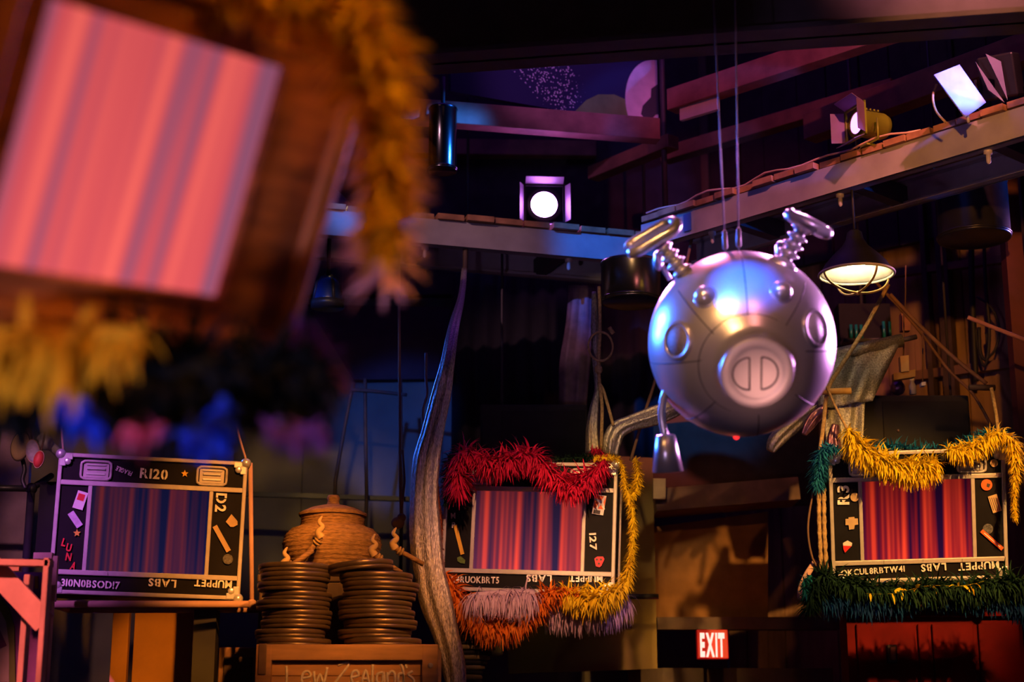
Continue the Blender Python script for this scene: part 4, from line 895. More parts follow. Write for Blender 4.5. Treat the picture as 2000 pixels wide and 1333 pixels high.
boa('feather_boa', 'yellow boa under the right half of the middle case, rising up its side', bpath([(1098, 1160), (1130, 1168), (1165, 1170), (1200, 1158), (1222, 1135), (1232, 1090), (1236, 1040), (1233, 990), (1224, 960)], 8.55), [0.081, 0.115, 0.121, 0.101, 0.068, 0.046, 0.043, 0.043, 0.041], fY, 2300, 1., .12, seed=28, group=G_)
boa('feather_boa', 'yellow boa loop hooked over the top right corner of the middle case', bpath([(1160, 896), (1195, 894), (1213, 905), (1219, 940), (1226, 970), (1241, 960), (1246, 925), (1240, 895)], 8.6), [0.022, 0.026, 0.029, 0.036, 0.041, 0.048, 0.046, 0.030], fY, 2500, .6, .14, seed=29, group=G_)
pts = path([(852, 945), (855, 985), (859, 1020), (860, 1075), (863, 1130)], 8.72, 8)
boa('tinsel_strand', 'orange-brown tinsel strand at the left edge of the middle case', pts, .026, MT['tinsel'], 3000, .6, .2, seed=30, core=.5, cat='tinsel')
# right case
boa('feather_boa', 'teal boa bundle hanging at the upper left corner of the R3 case', bpath([(1640, 880), (1622, 876), (1604, 885), (1600, 915), (1596, 950)], 8.6), [0.036, 0.054, 0.072, 0.078, 0.066], fTe, 2400, 1., .14, seed=31, group=G_)
boa('feather_boa', 'teal boa lying behind the yellow boa on top of the R3 case', bpath([(1708, 872), (1745, 876), (1790, 885), (1835, 888), (1858, 885), (1880, 868), (1915, 852), (1950, 846), (1982, 862)], 8.78), [0.039, 0.072, 0.078, 0.078, 0.078, 0.058, 0.052, 0.052, 0.039], fTe, 1900, .8, .14, seed=32, group=G_)
boa('feather_boa', 'bright yellow boa swagged along the top of the R3 case', bpath([(1657, 838), (1668, 865), (1695, 888), (1730, 903), (1765, 912), (1800, 915), (1832, 908)], 8.56), [0.081, 0.115, 0.115, 0.115, 0.121, 0.121, 0.095], fY, 2600, 1.15, .10, seed=33, group=G_)
boa('feather_boa', 'yellow boa at the upper right corner of the R3 case, with a long thin tail', bpath([(1850, 880), (1885, 880), (1920, 865), (1945, 848), (1970, 858), (1984, 885), (1983, 930), (1981, 975), (1983, 1015)], 8.56), [0.065, 0.091, 0.085, 0.078, 0.085, 0.078, 0.046, 0.034, 0.034], fY, 2400, 1.1, .11, seed=34, group=G_)
boa('feather_boa', 'blue boa hanging lowest beneath the R3 case', bpath([(1588, 1150), (1610, 1165), (1650, 1165), (1700, 1168), (1750, 1168), (1800, 1160), (1850, 1160), (1910, 1160), (1975, 1170), (2010, 1190)], 8.62), [0.078, 0.117, 0.117, 0.130, 0.117, 0.104, 0.111, 0.111, 0.117, 0.117], fBl, 1500, 1.3, .12, seed=35, group=G_)
boa('feather_boa', 'dark green boa along the bottom edge of the R3 case', bpath([(1580, 1192), (1592, 1146), (1612, 1128), (1660, 1142), (1715, 1150), (1770, 1153), (1820, 1149), (1880, 1152), (1940, 1140), (2000, 1140)], 8.55), [0.078, 0.104, 0.104, 0.098, 0.091, 0.104, 0.111, 0.111, 0.117, 0.117], fGr, 2000, 1.0, .12, seed=36, group=G_)
boa('feather_boa', 'yellow feather bits woven into the green boa beneath the R3 case', bpath([(1690, 1160), (1745, 1160), (1812, 1145), (1880, 1145), (1925, 1135)], 8.50), [.05, .06, .055, .055, .05], fY, 26, 1., .34, seed=37, core=.005, group=G_)
boa('feather_boa', 'turquoise feather tuft at the left end of the green boa beneath the R3 case', bpath([(1575, 1165), (1570, 1140), (1585, 1125)], 8.52), [.05, .05, .04], feather_mat('turquoise_feathers', (.01, .20, .24), (.03, .38, .38)), 900, 1., .14, seed=38, group=G_)

# ================================================================== DRAPES AND FOIL
a = path([(907, 525, 9.3), (901, 580, 9.0), (886, 640, 8.6), (874, 710), (862, 770), (846, 840), (833, 900), (829, 960), (830, 1030), (836, 1100), (850, 1170), (868, 1230), (884, 1290), (892, 1350)], 8.45, 6)
cloth_strip('silver_drape', 'long gathered silver drape hanging from the left catwalk, left of the middle case', a, [x * 8.45 / F for x in lerp_list([12, 16, 22, 30, 38, 46, 52, 56, 60, 64, 62, 54, 46, 36], len(a))], 'lace', 7, .22)
tag(MB().tube(path([(909, 483, 9.36), (909, 515, 9.34), (907, 535, 9.3)], 9.3, 4), .016, 8).build('drape_tie', 'darkwood', org=P(909, 483, 9.36)), 'dark strap tying the long silver drape to the left catwalk', 'strap')
a = path([(1160, 570), (1163, 640), (1165, 700), (1166, 760), (1160, 800), (1156, 840), (1158, 885)], 9.0, 6)
cloth_strip('silver_wrap', 'narrow silver wrap hanging beside the wire hoop, above the middle case', a, [x * 9 / F for x in lerp_list([8, 20, 18, 10, 18, 26, 30], len(a))], 'lace', 4, .3)
a = path([(1345, 780), (1310, 800), (1270, 815), (1230, 828), (1205, 842), (1195, 865), (1192, 890)], 8.95, 6)
cloth_strip('silver_wrap', 'crumpled pale silver cloth arm running from the sphere to the middle case', a, [x * 8.95 / F for x in lerp_list([36, 40, 38, 34, 36, 40, 30], len(a))], MT['lace'], 5, .35)
q = thing('wire_hoop', 'loop of pale wire hanging beside the narrow silver wrap', 'hoop', P(1173, 720, 8.9))
o_ = P(1173, 720, 8.9); m = MB(); m.torus(.074, .0065, onto(Matrix.Rotation(RAD(90), 3, 'X'), P(1173, 677, 8.9) - o_), 40, 8, .92, 1.12); m.build('loop', 'rope', q)
m = MB(); [m.tube([P(x0, y0, 8.88) - o_, P(x1, y1, 8.88) - o_], .012, 8) for x0, y0, x1, y1 in ((1190, 640, 1198, 652),)]; m.build('knot', 'rope', q)
m = MB(); m.ball(P(1169, 722, 8.9) - o_, .022, 10, 8, (1, .8, 1.3)); m.build('knot', 'rope', q)
m = MB(); m.tube([p - o_ for p in path([(1170, 560), (1172, 640), (1169, 722), (1173, 765), (1176, 800), (1174, 880)], 8.92, 4)], .010, 8); m.build('hanging_cord', 'rope', q)
cord('hanging_rope', 'stiff tan rope end slanting beside the wire hoop', [(1172, 752), (1178, 762), (1188, 795), (1198, 832)], 8.92, .009, 'rope', 'rope')
fc = MB(); k_ = 46; A0, A1 = P(884, 560, 10.9), P(1290, 575, 10.9); zb_ = P(1000, 985, 10.9).z; vs = []  # black curtain added to darken the background here, in place of shade
for th in (0, .012):
    for zz in (A0.z + .25, zb_):
        vs += [Vector((A0.x + (A1.x - A0.x) * i / k_, 10.9 + .035 * math.sin(i * 1.5) + th, zz)) for i in range(k_ + 1)]
n_ = k_ + 1
fc.add(vs, [(i, i + 1, n_ + i + 1, n_ + i) for i in range(k_)] + [(2 * n_ + i + 1, 2 * n_ + i, 3 * n_ + i, 3 * n_ + i + 1) for i in range(k_)] + [(i + 1, i, 2 * n_ + i, 2 * n_ + i + 1) for i in range(k_)] + [(n_ + i, n_ + i + 1, 3 * n_ + i + 1, 3 * n_ + i) for i in range(k_)] + [(0, n_, 3 * n_, 2 * n_), (k_, 2 * n_ + k_, 3 * n_ + k_, n_ + k_)], True)
q = thing('shade_curtain', 'added black curtain standing in for shade below the left catwalk, behind the speaker box', 'curtain', (A0.x, 10.9, zb_)); fc.v = [v - Vector((A0.x, 10.9, zb_)) for v in fc.v]
fc.build('cloth', mat('black_cloth', (.012, .009, .014), .95), q); MB().tube([(-.05, 0, A0.z + .25 - zb_), (A1.x - A0.x + .05, 0, A0.z + .25 - zb_)], .016, 10).build('curtain_rail', 'blackmetal', q)
for xx in (.1, A1.x - A0.x - .1): MB().tube([(xx, 0, A0.z + .25 - zb_), (xx, 0, CEIL - zb_)], .01, 8).build('rail_hanger', 'blackmetal', q)
# purple curtain behind
a = path([(1135, 560), (1130, 640), (1122, 720), (1118, 800)], 9.9, 6)
cloth_strip('purple_curtain', 'dim purple gathered curtain behind the narrow silver wrap', a, [x * 9.9 / F for x in lerp_list([50, 56, 60, 58], len(a))], mat('purple_cloth', (.13, .07, .13), .6, .2, .3, 20), 6, .2)
# silver tarpaulin on a roll, right
q = thing('tarpaulin', 'silver tarpaulin hanging from a roll beneath the pendant lamp', 'tarpaulin', P(1640, 690, 9.0))
o_ = P(1640, 690, 9.0); ra, rb_ = P(1580, 705, 9.0) - o_, P(1762, 665, 9.0) - o_
MB().tube([ra, rb_], .037, 18, wob=lambda i, j: 1 + .05 * math.sin(j * 2.1)).build('roll', 'tarp', q)
MB().tube([rb_ - (rb_ - ra).normalized() * .02, P(1790, 658, 9.0) - o_], .014, 10).build('roll_rod', 'beamdark', q)
def sheet(tl_, tr2, br, bl, Y, n=16, k=14, wave=.02, seed=1, thick=.004):
    rnd = random.Random(seed); A = [P(*c, Y) for c in (tl_, tr2, br, bl)]; vs = []
    for s_ in (0, 1):
        for i in range(k + 1):
            for j in range(n + 1):
                u, v = j / n, i / k; p = A[0].lerp(A[1], u).lerp(A[3].lerp(A[2], u), v)
                vs.append(p + Vector((0, wave * math.sin(u * 11 + v * 3 + seed) * (.4 + v) + .5 * wave * math.sin(u * 23 + seed * 2) + s_ * thick, 0)))
    W_ = n + 1; N = (k + 1) * W_; fs = []
    for s_ in (0, 1):
        for i in range(k):
            for j in range(n):
                f = (s_ * N + i * W_ + j, s_ * N + i * W_ + j + 1, s_ * N + (i + 1) * W_ + j + 1, s_ * N + (i + 1) * W_ + j); fs.append(f if s_ == 0 else f[::-1])
    ed = [i for i in range(W_)] + [i * W_ + n for i in range(1, k + 1)] + [k * W_ + n - j for j in range(1, n + 1)] + [(k - i) * W_ for i in range(1, k)]
    fs += [(ed[i], ed[(i + 1) % len(ed)], ed[(i + 1) % len(ed)] + N, ed[i] + N) for i in range(len(ed))]
    return MB().add(vs, fs, True)
m = sheet((1580, 705), (1757, 672), (1706, 782), (1600, 800), 8.98); m.v = [v - o_ for v in m.v]; m.build('sheet', 'tarp', q)
m = sheet((1600, 790), (1690, 780), (1682, 880), (1620, 885), 9.02, seed=4); m.v = [v - o_ for v in m.v]; m.build('lower_sheet', 'tarp', q)
a = path([(1605, 785), (1575, 808), (1545, 832), (1515, 862), (1505, 882)], 9.05, 6)
cloth_strip('silver_wrap', 'twisted silver cloth end hanging below the sphere, towards the R3 case', a, [x * 9.05 / F for x in lerp_list([16, 30, 36, 34, 16], len(a))], 'lace', 4, .35)
a = path([(1612, 798), (1592, 815), (1578, 835), (1570, 850)], 8.85, 6)
cloth_strip('purple_foil', 'crumpled purple foil bunched left above the R3 case', a, [x * 8.85 / F for x in lerp_list([20, 26, 20, 10], len(a))], 'purplefoil', 5, .4, 'foil')
a = path([(1632, 830), (1628, 855), (1630, 882)], 8.85, 6)
cloth_strip('purple_foil', 'purple foil hanging between the teal bundle and the yellow boa', a, [x * 8.85 / F for x in lerp_list([14, 26, 30], len(a))], 'purplefoil', 5, .4, 'foil')
# ================================================================== LOWER LEFT: TIMBER FRAME, PIPES, SCENERY
fr = P(0, 1333, 7.0)
q = thing('timber_frame', 'pink-lit timber frame with a diagonal brace at the lower left corner', 'frame', (P(50, 1333, 7.0).x, 7.0, 0))
o_ = Vector((P(50, 1333, 7.0).x, 7.0, 0)); k7 = mpp(7.0)
def fp(x, y, Y=7.0): return P(x, y, Y) - o_
def post(x, w_, ytop, Y, m='pinkwood', nm='upright'):
    a = fp(x, ytop, Y); MB().box((a.x, a.y, a.z / 2), (w_ * k7, .07, a.z), None, .004).build(nm, m, q)
post(95, 11, 1092, 7.0); post(57, 12, 1124, 7.22); post(-20, 12, 1092, 7.0)
MB().beam(fp(-30, 1099), fp(101, 1102), .07, .025, (0, 0, 1)).build('top_rail', 'pinkwood', q)
MB().beam(fp(-30, 1108, 7.3), fp(40, 1110, 7.3), .05, .03).build('back_rail', 'pinkwood', q)
MB().beam(fp(-30, 1092, 7.06), fp(88, 1218, 7.06), .03, 44 * k7, (0, 0, 1)).build('diagonal_brace', 'pinkwood', q)
# shelf-like pale rail behind, joining the case
a, b, c = P(68, 1087, 7.9), P(104, 1087, 7.9), P(98, 1176, 7.9)
q = thing('pale_bracket', 'pale violet timber bracket between the corner frame and the R120 case', 'bracket', c)
MB().beam(a - c, b - c, .05, .03).build('top_arm', 'pinkwood', q); MB().beam(b - c, (0, 0, 0), .05, .028, (0, 1, 0)).build('upright', 'pinkwood', q); MB().box((0, 0, -c.z / 2), (.03, .05, c.z)).build('leg', 'pinkwood', q)
# painted scenery flat behind the frame
q = thing('scenery_flat', 'painted scenery flat in purple, green and grey behind the corner timber frame', 'scenery flat', (P(20, 1333, 7.6).x, 7.75, 0))
o_ = Vector((P(20, 1333, 7.6).x, 7.75, 0)); a, b = P(-60, 1118, 7.75) - o_, P(74, 1333, 7.75) - o_
MB().box(((a.x + b.x) / 2, .03, a.z / 2), (b.x - a.x, .04, a.z)).build('board', mat('flat_purple', (.20, .07, .32), .8), q)
def pc(nm, pts, m, y=0.): MB().prism([((P(x, yy, 7.75) - o_).x, (P(x, yy, 7.75) - o_).z) for x, yy in pts], y, y + .01).build(nm, m, q)
pc('painted_patch', [(-60, 1160), (0, 1165), (18, 1190), (28, 1225), (30, 1333), (-60, 1333)], mat('flat_green', (.12, .20, .05), .8), -.002)
pc('painted_patch', [(-60, 1190), (0, 1192), (12, 1215), (18, 1260), (18, 1333), (-60, 1333)], mat('flat_grey', (.34, .36, .38), .8), -.004)
pc('painted_patch', [(-60, 1200), (-4, 1222), (14, 1262), (0, 1268), (-60, 1280)], mat('flat_plum', (.12, .05, .16), .8), -.006)
pc('painted_patch', [(68, 1126), (74, 1126), (74, 1150), (68, 1150)], mat('flat_ochre', (.34, .20, .04), .8), -.002)
# iron pipe stand with hanging blocks
q = thing('pipe_stand', 'dark iron pipe rail on a post at the far left, behind the R120 case', 'pipe stand', (P(51, 1100, 8.9).x, 8.9, 0))
o_ = Vector((P(51, 1100, 8.9).x, 8.9, 0)); pz_ = P(51, 955, 8.9).z
MB().tube([(0, 0, 0), (0, 0, pz_)], .022, 12).build('post', 'blackmetal', q); MB().tube([(P(-60, 953, 8.9) - o_), (0, 0, pz_)], .018, 12).build('side_rail', 'blackmetal', q)
MB().tube([(0, 0, pz_), P(100, 930, 9.2) - o_], .018, 12).build('front_rail', 'blackmetal', q); MB().ball((0, 0, pz_), .032).build('pipe_joint', 'blackmetal', q)
q = thing('steel_strut', 'grey diagonal strut above the left corner of the R120 case', 'strut', P(122, 892, 8.75))
o_ = P(122, 892, 8.75); MB().tube([(0, 0, 0), P(78, 852, 8.75) - o_], .024, 12).build('tube', 'alu', q); MB().tube([P(92, 865, 8.73) - o_, P(90, 690, 8.73) - o_], .012, 8).build('riser', 'alu', q); MB().ball(P(90, 866, 8.72) - o_, .04, 12, 8).build('clamp', 'alu', q)
def hblock(label, x, y, w_, h_, m, edge, ang, Y=8.7):
    o_ = P(x, y, Y); q = thing('hanging_block', label, 'block', o_); k = mpp(Y); M = Matrix.Rotation(ang, 3, 'Y')
    MB().ball((0, 0, 0), 1, 24, 14, (w_ * k / 2, .03, h_ * k / 2), M).build('shell', m, q)
    MB().torus(1, .07, (M @ Matrix.Rotation(RAD(90), 3, 'X') @ Matrix.Diagonal((w_ * k / 2, h_ * k / 2, .12))).to_4x4(), 32, 8).build('strap', edge, q)
    MB().tube([M @ Vector((0, 0, h_ * k / 2)), M @ Vector((0, 0, h_ * k / 2 + .05)), Vector((.05, 0, h_ * k / 2 + .35))], .006, 8).build('cord', 'cord', q)
hblock('tan oval block with a dark strap hanging at the far left', 40, 872, 36, 58, 'tan', 'darkwood', RAD(8))
hblock('lavender oval block hanging beside the tan oval block', 64, 882, 26, 46, 'lav', 'pinkwood', RAD(-10), 8.65)
hblock('small red and pink block hanging against the left case strut', 76, 898, 20, 34, MT['tagred'], 'pinkwood', RAD(10), 8.6)
cord('chain', 'dark chain dangling under the tan oval block', [(44, 898), (48, 918), (44, 938), (50, 955)], 8.75, .012, 'blackmetal', 'chain')
a, b = P(44, 800, 10.2), P(96, 1075, 10.2)
tag(MB().box((0, 0, (a.z) / 2), (.18, .05, a.z)).build('pink_board', mat('violet_board', (.32, .20, .34), .8), org=(0, 0, 0)), 'upright violet board behind the iron pipe stand', 'board').location = (P(66, 950, 10).x, 9.6, 0)
a, b = P(72, 940, 8.85), P(102, 1090, 8.85)
tag(MB().box((0, 0, 0), (.09, .25, a.z - b.z)).build('dark_box', 'black', org=(0, 0, 0)), 'tall dark box standing close left of the R120 case', 'box').location = ((a.x + b.x) / 2, 9.0, (a.z + b.z) / 2)
# amber boards below the left case
for lab, x0, x1, y0, Y in (('narrow amber-lit board below the R120 case', 223, 255, 1196, 9.3), ('broad amber-lit board between the narrow board and the black post', 266, 381, 1192, 9.3)):
    a, b = P(x0, y0, Y), P(x1, y0, Y); zt = a.z + .5
    tag(MB().box((0, 0, zt / 2), (b.x - a.x, .05, zt), None, .004).build('amber_board', 'orangeboard', org=(0, 0, 0)), lab, 'board').location = ((a.x + b.x) / 2, Y, 0)
a, b = P(428, 1265, 8.9), P(505, 1265, 8.9)
q = thing('wooden_cabinet', 'dark reddish wooden cabinet left of the chalk-lettered crate', 'cabinet', ((a.x + b.x) / 2, 8.9, 0)); w_ = b.x - a.x
MB().box((0, .2, a.z / 2), (w_, .4, a.z), None, .006).build('body', 'brownbeam', q)
MB().box((0, -.006, a.z - .25), (w_ * .72, .02, .40), None, .006).build('door', 'darkwood', q)

# ================================================================== CRATE, FILM CANS, BASKET
YC = 7.7
a, b = P(502, 1260, YC), P(856, 1257, YC); zc = a.z; wc = b.x - a.x; cxm = (a.x + b.x) / 2
q = thing('wooden_crate', 'pine crate with chalk lettering, at the bottom of the picture under the film cans', 'crate', (cxm, YC, 0)); kc = mpp(YC)
MB().box((0, .32, zc / 2), (wc - .02, .58, zc), None, .004).build('body', 'crate', q)
MB().box((0, .0, zc - 15 * kc), (wc, .05, 30 * kc), None, .004).build('top_rail', 'crate', q); MB().box((0, .0, .05), (wc, .05, .1)).build('bottom_rail', 'crate', q)
for sx_ in (-1, 1): MB().box((sx_ * (wc / 2 - 15 * kc), -.001, zc / 2), (30 * kc, .05, zc - .002), None, .004).build('frame_post', 'crate', q)
for i in range(14): MB().box((0, .018, zc - 33 * kc - (i + .5) * 26 * kc), (wc - 58 * kc, .02, 25 * kc), None, .003).build('slat', 'crate', q)
MB().box((-wc / 2 + 13 * kc, -.03, zc - 28 * kc), (15 * kc, .012, 58 * kc), None, .003).build('hinge', 'hinge', q)
MB().ball((wc / 2 - 14 * kc, -.03, zc - 40 * kc), .012, 12, 8, (1, .5, 1)).build('bolt', 'alu', q)
# hand-drawn chalk lettering "lew Zealand's": strokes in picture pixels
ST = [[(559, 1302), (560, 1320), (558, 1345)], [(590, 1326), (606, 1322), (603, 1313), (594, 1314), (589, 1326), (593, 1338), (608, 1334)], [(613, 1312), (616, 1336), (625, 1318), (632, 1336), (639, 1304)],
      [(660, 1300), (682, 1297), (652, 1340), (684, 1335)], [(687, 1324), (700, 1320), (697, 1311), (689, 1314), (686, 1326), (691, 1336), (701, 1333)], [(706, 1336), (714, 1310), (721, 1336)], [(709, 1327), (719, 1327)], [(728, 1299), (727, 1336)],
      [(748, 1314), (737, 1318), (736, 1332), (746, 1334), (749, 1314), (751, 1336)], [(756, 1314), (757, 1335)], [(757, 1320), (765, 1312), (771, 1318), (771, 1335)], [(788, 1316), (779, 1318), (778, 1332), (787, 1333), (788, 1316)], [(781, 1298), (786, 1306), (789, 1334)],
      [(792, 1299), (794, 1306)], [(806, 1312), (797, 1318), (806, 1326), (808, 1334), (798, 1340)]]
for st in ST:
    m = MB(); pts = [P(x, y, YC + .007) - Vector((cxm, YC, 0)) for x, y in st]; pts = [Vector((p.x, .0075, p.z)) for p in pts]
    m.tube(curve_pts(pts, 5), .0062, 6); m.build('chalk_lettering', 'chalk', q)
# film cans
def film_can(label, loc, rx=0., ry=0., r=.165, h=.042):
    q = thing('film_can', label, 'film can', loc, (rx, ry, 0), 'film cans stacked on the crate')
    MB().lathe([(.001, 0), (r * .97, 0), (r, .004), (r, h * .42), (r * .985, h * .44)], 48).build('base', 'can', q)
    MB().lathe([(r * .985, h * .44), (r * 1.02, h * .46), (r * 1.02, h - .004), (r * 1.0, h), (r * .93, h), (r * .91, h - .004), (r * .3, h - .004), (r * .28, h), (.001, h)], 48).build('lid', 'can', q)
    return q
rnd = random.Random(9); ordn = ['lowest', 'second', 'third', 'fourth', 'fifth', 'sixth', 'seventh', 'eighth', 'topmost']
z = zc; xl = P(577, 1200, YC + .3).x
for i in range(9):
    film_can('%s film can%s of the left stack on the crate' % (ordn[i], '' if i in (0, 8) else ' from the bottom'), (xl + rnd.uniform(-.022, .022), YC + .30 + rnd.uniform(-.02, .02), z + .0005), rnd.uniform(-.012, .012), rnd.uniform(-.012, .012), .166 if i % 4 else .175); z += .0445
zl = z; z = zc; xr = P(742, 1200, YC + .3).x
for i in range(8):
    film_can('%s film can%s of the right stack on the crate' % (ordn[i] if i < 7 else 'topmost flat', '' if i in (0, 7) else ' from the bottom'), (xr + rnd.uniform(-.024, .024), YC + .30 + rnd.uniform(-.02, .02), z + .0005), rnd.uniform(-.012, .012), rnd.uniform(-.012, .012), .175 if i % 3 else .182); z += .0445
film_can('film can lying tilted on top of the right stack, leaning left', (xr - .10, YC + .32, z + .012), 0, RAD(-6), .16)
# wicker basket behind the cans, on a trunk
YB = 8.55; kb = mpp(YB); bb = P(647, 1128, YB)
tr = thing('trunk', 'dark trunk hidden behind the film cans, carrying the wicker pot', 'trunk', (bb.x, YB + .1, 0))
MB().box((0, 0, bb.z / 2 - .02), (.7, .5, bb.z - .04), None, .01).build('body', 'darkwood', tr); MB().box((0, 0, bb.z - .02), (.72, .52, .04), None, .008).build('lid', 'darkwood', tr)
q = thing('wicker_pot', 'round lidded wicker pot behind the film cans', 'pot', (bb.x, YB, bb.z))
def prof(pp_): return [(r_ * kb, (1128 - y_) * kb) for r_, y_ in pp_]
nb = 48
m = MB(); base = prof([(62, 1128), (78, 1112), (90, 1090), (97, 1066), (92, 1048), (80, 1036), (64, 1030), (61, 1024), (62, 1010)])
fine = []
for i in range(len(base) - 1):
    for t in range(8):
        f_ = t / 8; r_ = base[i][0] * (1 - f_) + base[i + 1][0] * f_; z_ = base[i][1] * (1 - f_) + base[i + 1][1] * f_; fine.append((r_ + .0035 * math.sin(len(fine) * 2.1), z_))
m.lathe([(.001, 0)] + fine + [base[-1]], nb).build('body', 'wicker', q)
MB().lathe(prof([(66, 1010), (67, 1005), (60, 1001), (45, 994), (26, 989), (13, 987), (11, 980), (13, 974), (10, 968), (.1, 967)]), nb).build('lid', 'wicker', q)
# carved twine-tied sticks poking up round the pot
def carved(label, x, y, ang, Y=8.2):
    k = mpp(Y); o_ = P(x, y, Y); q = thing('carved_stick', label, 'stick', o_); d = Vector((math.cos(ang), .25, math.sin(ang)))
    MB().tube([Vector((0, 0, 0)), d * 62 * k], .013, 10).build('shaft', 'wicker', q)
    m = MB(); pts = curve_pts([(0, 0, 0), (-.012, -.01, .025), (.008, -.012, .05), (-.010, -.01, .075), (.004, -.01, .105)], 6)
    m.tube(pts, lerp_list([.022, .018, .013, .011, .003], len(pts)), 8); m.build('flame_finial', 'tan', q)
    m = MB(); m.torus(.018, .006, onto(Bz(d), d * .02), 16, 6); m.torus(.018, .006, onto(Bz(d), d * .035), 16, 6); m.build('twine', 'rope', q)
carved('carved stick with a flame-shaped tip over the left film can stack', 559, 1112, RAD(38), 7.98)
carved('carved stick with a flame-shaped tip in front of the wicker pot', 627, 1050, RAD(-130), 8.18)
carved('carved stick with a flame-shaped tip right of the wicker pot', 731, 1085, RAD(-32), 8.2)
carved('carved stick with a flame-shaped tip farthest right, next to the silver drape', 772, 1072, RAD(-28), 8.25)
q = thing('hanging_knot', 'knotted dark rope hanging from the wall rail, left of the silver drape', 'rope', P(780, 965, 8.6)); o_ = P(780, 965, 8.6)
m = MB(); m.tube([P(779, 480, 9.2) - o_, P(781, 890, 8.6) - o_, P(782, 960, 8.6) - o_, P(784, 1010, 8.6) - o_], .008, 8); m.tube([P(786, 880, 8.62) - o_, P(790, 940, 8.62) - o_, P(783, 1005, 8.6) - o_], .007, 8); m.build('strand', 'cord', q)
m = MB(); m.ball(P(777, 1022, 8.6) - o_, .032, 14, 10, (1.1, .8, 1)); m.ball(P(784, 1012, 8.6) - o_, .024, 12, 8); m.build('knot', 'cord', q)
# black rail across the back wall
a, b = P(420, 964, 10.9), P(800, 976, 10.9); tag(MB().beam(a, b, .05, .03).build('wall_rail', 'blackmetal', org=a), 'thin black rail across the back wall above the wicker pot', 'rail')
# ribbed olive and black striped column beside the drape
sp_ = P(912, 1333, 8.55); ks = mpp(8.55); q = thing('striped_cloth', 'olive and black striped ribbed bundle standing right of the silver drape foot', 'bundle', (sp_.x, 8.75, 0)); zt = P(912, 1225, 8.75).z
N = 40; z0_ = zt - 1.0; mA, mB = MB(), MB()
for i in range(N):
    za, zb = z0_ + (zt - z0_) * i / N, z0_ + (zt - z0_) * (i + 1) / N; f_ = (zt - (za + zb) / 2)
    r_ = (.030 if f_ > .12 else .036) + (.07 * max(0, 1 - abs(f_ - .10) / .14)) + .045
    (mA if i % 2 else mB).lathe([(r_ * .9, za), (r_, za + .006), (r_, zb - .006), (r_ * .9, zb)], 24)
mA.build('olive_stripes', 'stripeolive', q); mB.build('black_stripes', 'stripeblack', q); MB().lathe([(.001, 0), (.09, 0), (.09, z0_), (.001, z0_)], 20).build('lower_body', 'stripeblack', q)

# ================================================================== BACK WALL DRESSING
def flat_panel(name, label, corners, Y, thick, m, cat='panel', struct_=False):
    A = [P(*c, Y) for c in corners]; mb = MB(); mb.add(A + [a_ + Vector((0, thick, 0)) for a_ in A], [(0, 1, 2, 3), (7, 6, 5, 4), (0, 4, 5, 1), (1, 5, 6, 2), (2, 6, 7, 3), (3, 7, 4, 0)])
    o = mb.build(name, m, org=A[3]); return tag(o, label, cat)
flat_panel('olive_board', 'pale olive board fixed behind the middle case and the conical nozzle', [(985, 880), (1275, 895), (1284, 1307), (993, 1317)], 10.3, .04, 'panel')
a, b = P(1188, 1166, 9.9), P(1286, 1166, 9.9); tag(MB().tube([b, a, a + Vector((-.02, .05, 0)), Vector((a.x - .02, 11.62, a.z))], .016, 12).build('black_pipe', 'blackmetal', org=a), 'black pipe end sticking out right of the middle case', 'pipe')
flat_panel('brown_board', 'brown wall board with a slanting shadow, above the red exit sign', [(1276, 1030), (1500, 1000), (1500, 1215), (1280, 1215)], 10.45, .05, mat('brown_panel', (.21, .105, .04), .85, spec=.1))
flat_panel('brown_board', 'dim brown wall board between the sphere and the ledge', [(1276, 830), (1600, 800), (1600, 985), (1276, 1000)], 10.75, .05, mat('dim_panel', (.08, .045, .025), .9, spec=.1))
a, b = P(1276, 985, 10.3), P(1552, 962, 10.3)
tag(MB().beam(a, b, .35, .14).build('ledge', 'brownbeam', org=a), 'dark brown ledge jutting from the wall beneath the sphere', 'ledge')
flat_panel('tan_slab', 'small tan slab on the ledge behind the conical nozzle', [(1276, 935), (1300, 935), (1300, 975), (1276, 975)], 10.05, .05, 'tan')
flat_panel('dark_lintel', 'dark board over the red exit sign', [(1284, 1206), (1640, 1206), (1640, 1230), (1284, 1230)], 10.3, .12, 'darkwood')
struct('door_1', MB().box((P(1430, 1300, 10.5).x, 10.62, 1.05), (1.3, .06, 2.1)), 'darkwood')
# exit sign
ex = P(1393, 1288, 10.2); q = thing('exit_sign', 'glowing red exit sign over the dark doorway', 'sign', ex); ke = mpp(10.2)
MB().box((0, .03, 28 * ke), (60 * ke, .06, 56 * ke), None, .006).build('housing', mat('sign_red', (.35, .004, .008), .5, emit=(1, .0, .01), es=.08), q)
g, gw = glyphs('EXIT', 43 * ke, False, .05); place(g, gw, 43 * ke, 0, 28 * ke, 0, -.002, 49 * ke / gw).build('lettering', emat('exit_glow', (1, .34, .28), 2.6), q)
MB().box((0, .10, 50 * ke), (.05, .12, .05)).build('mount', 'blackmetal', q)
l = bpy.data.lights.new('sign_glow', 'POINT'); l.color = (1, .03, .02); l.energy = .5; l.shadow_soft_size = .08; o = bpy.data.objects.new('sign_glow', l); COL.objects.link(o); o.location = ex + Vector((0, -.16, .09))
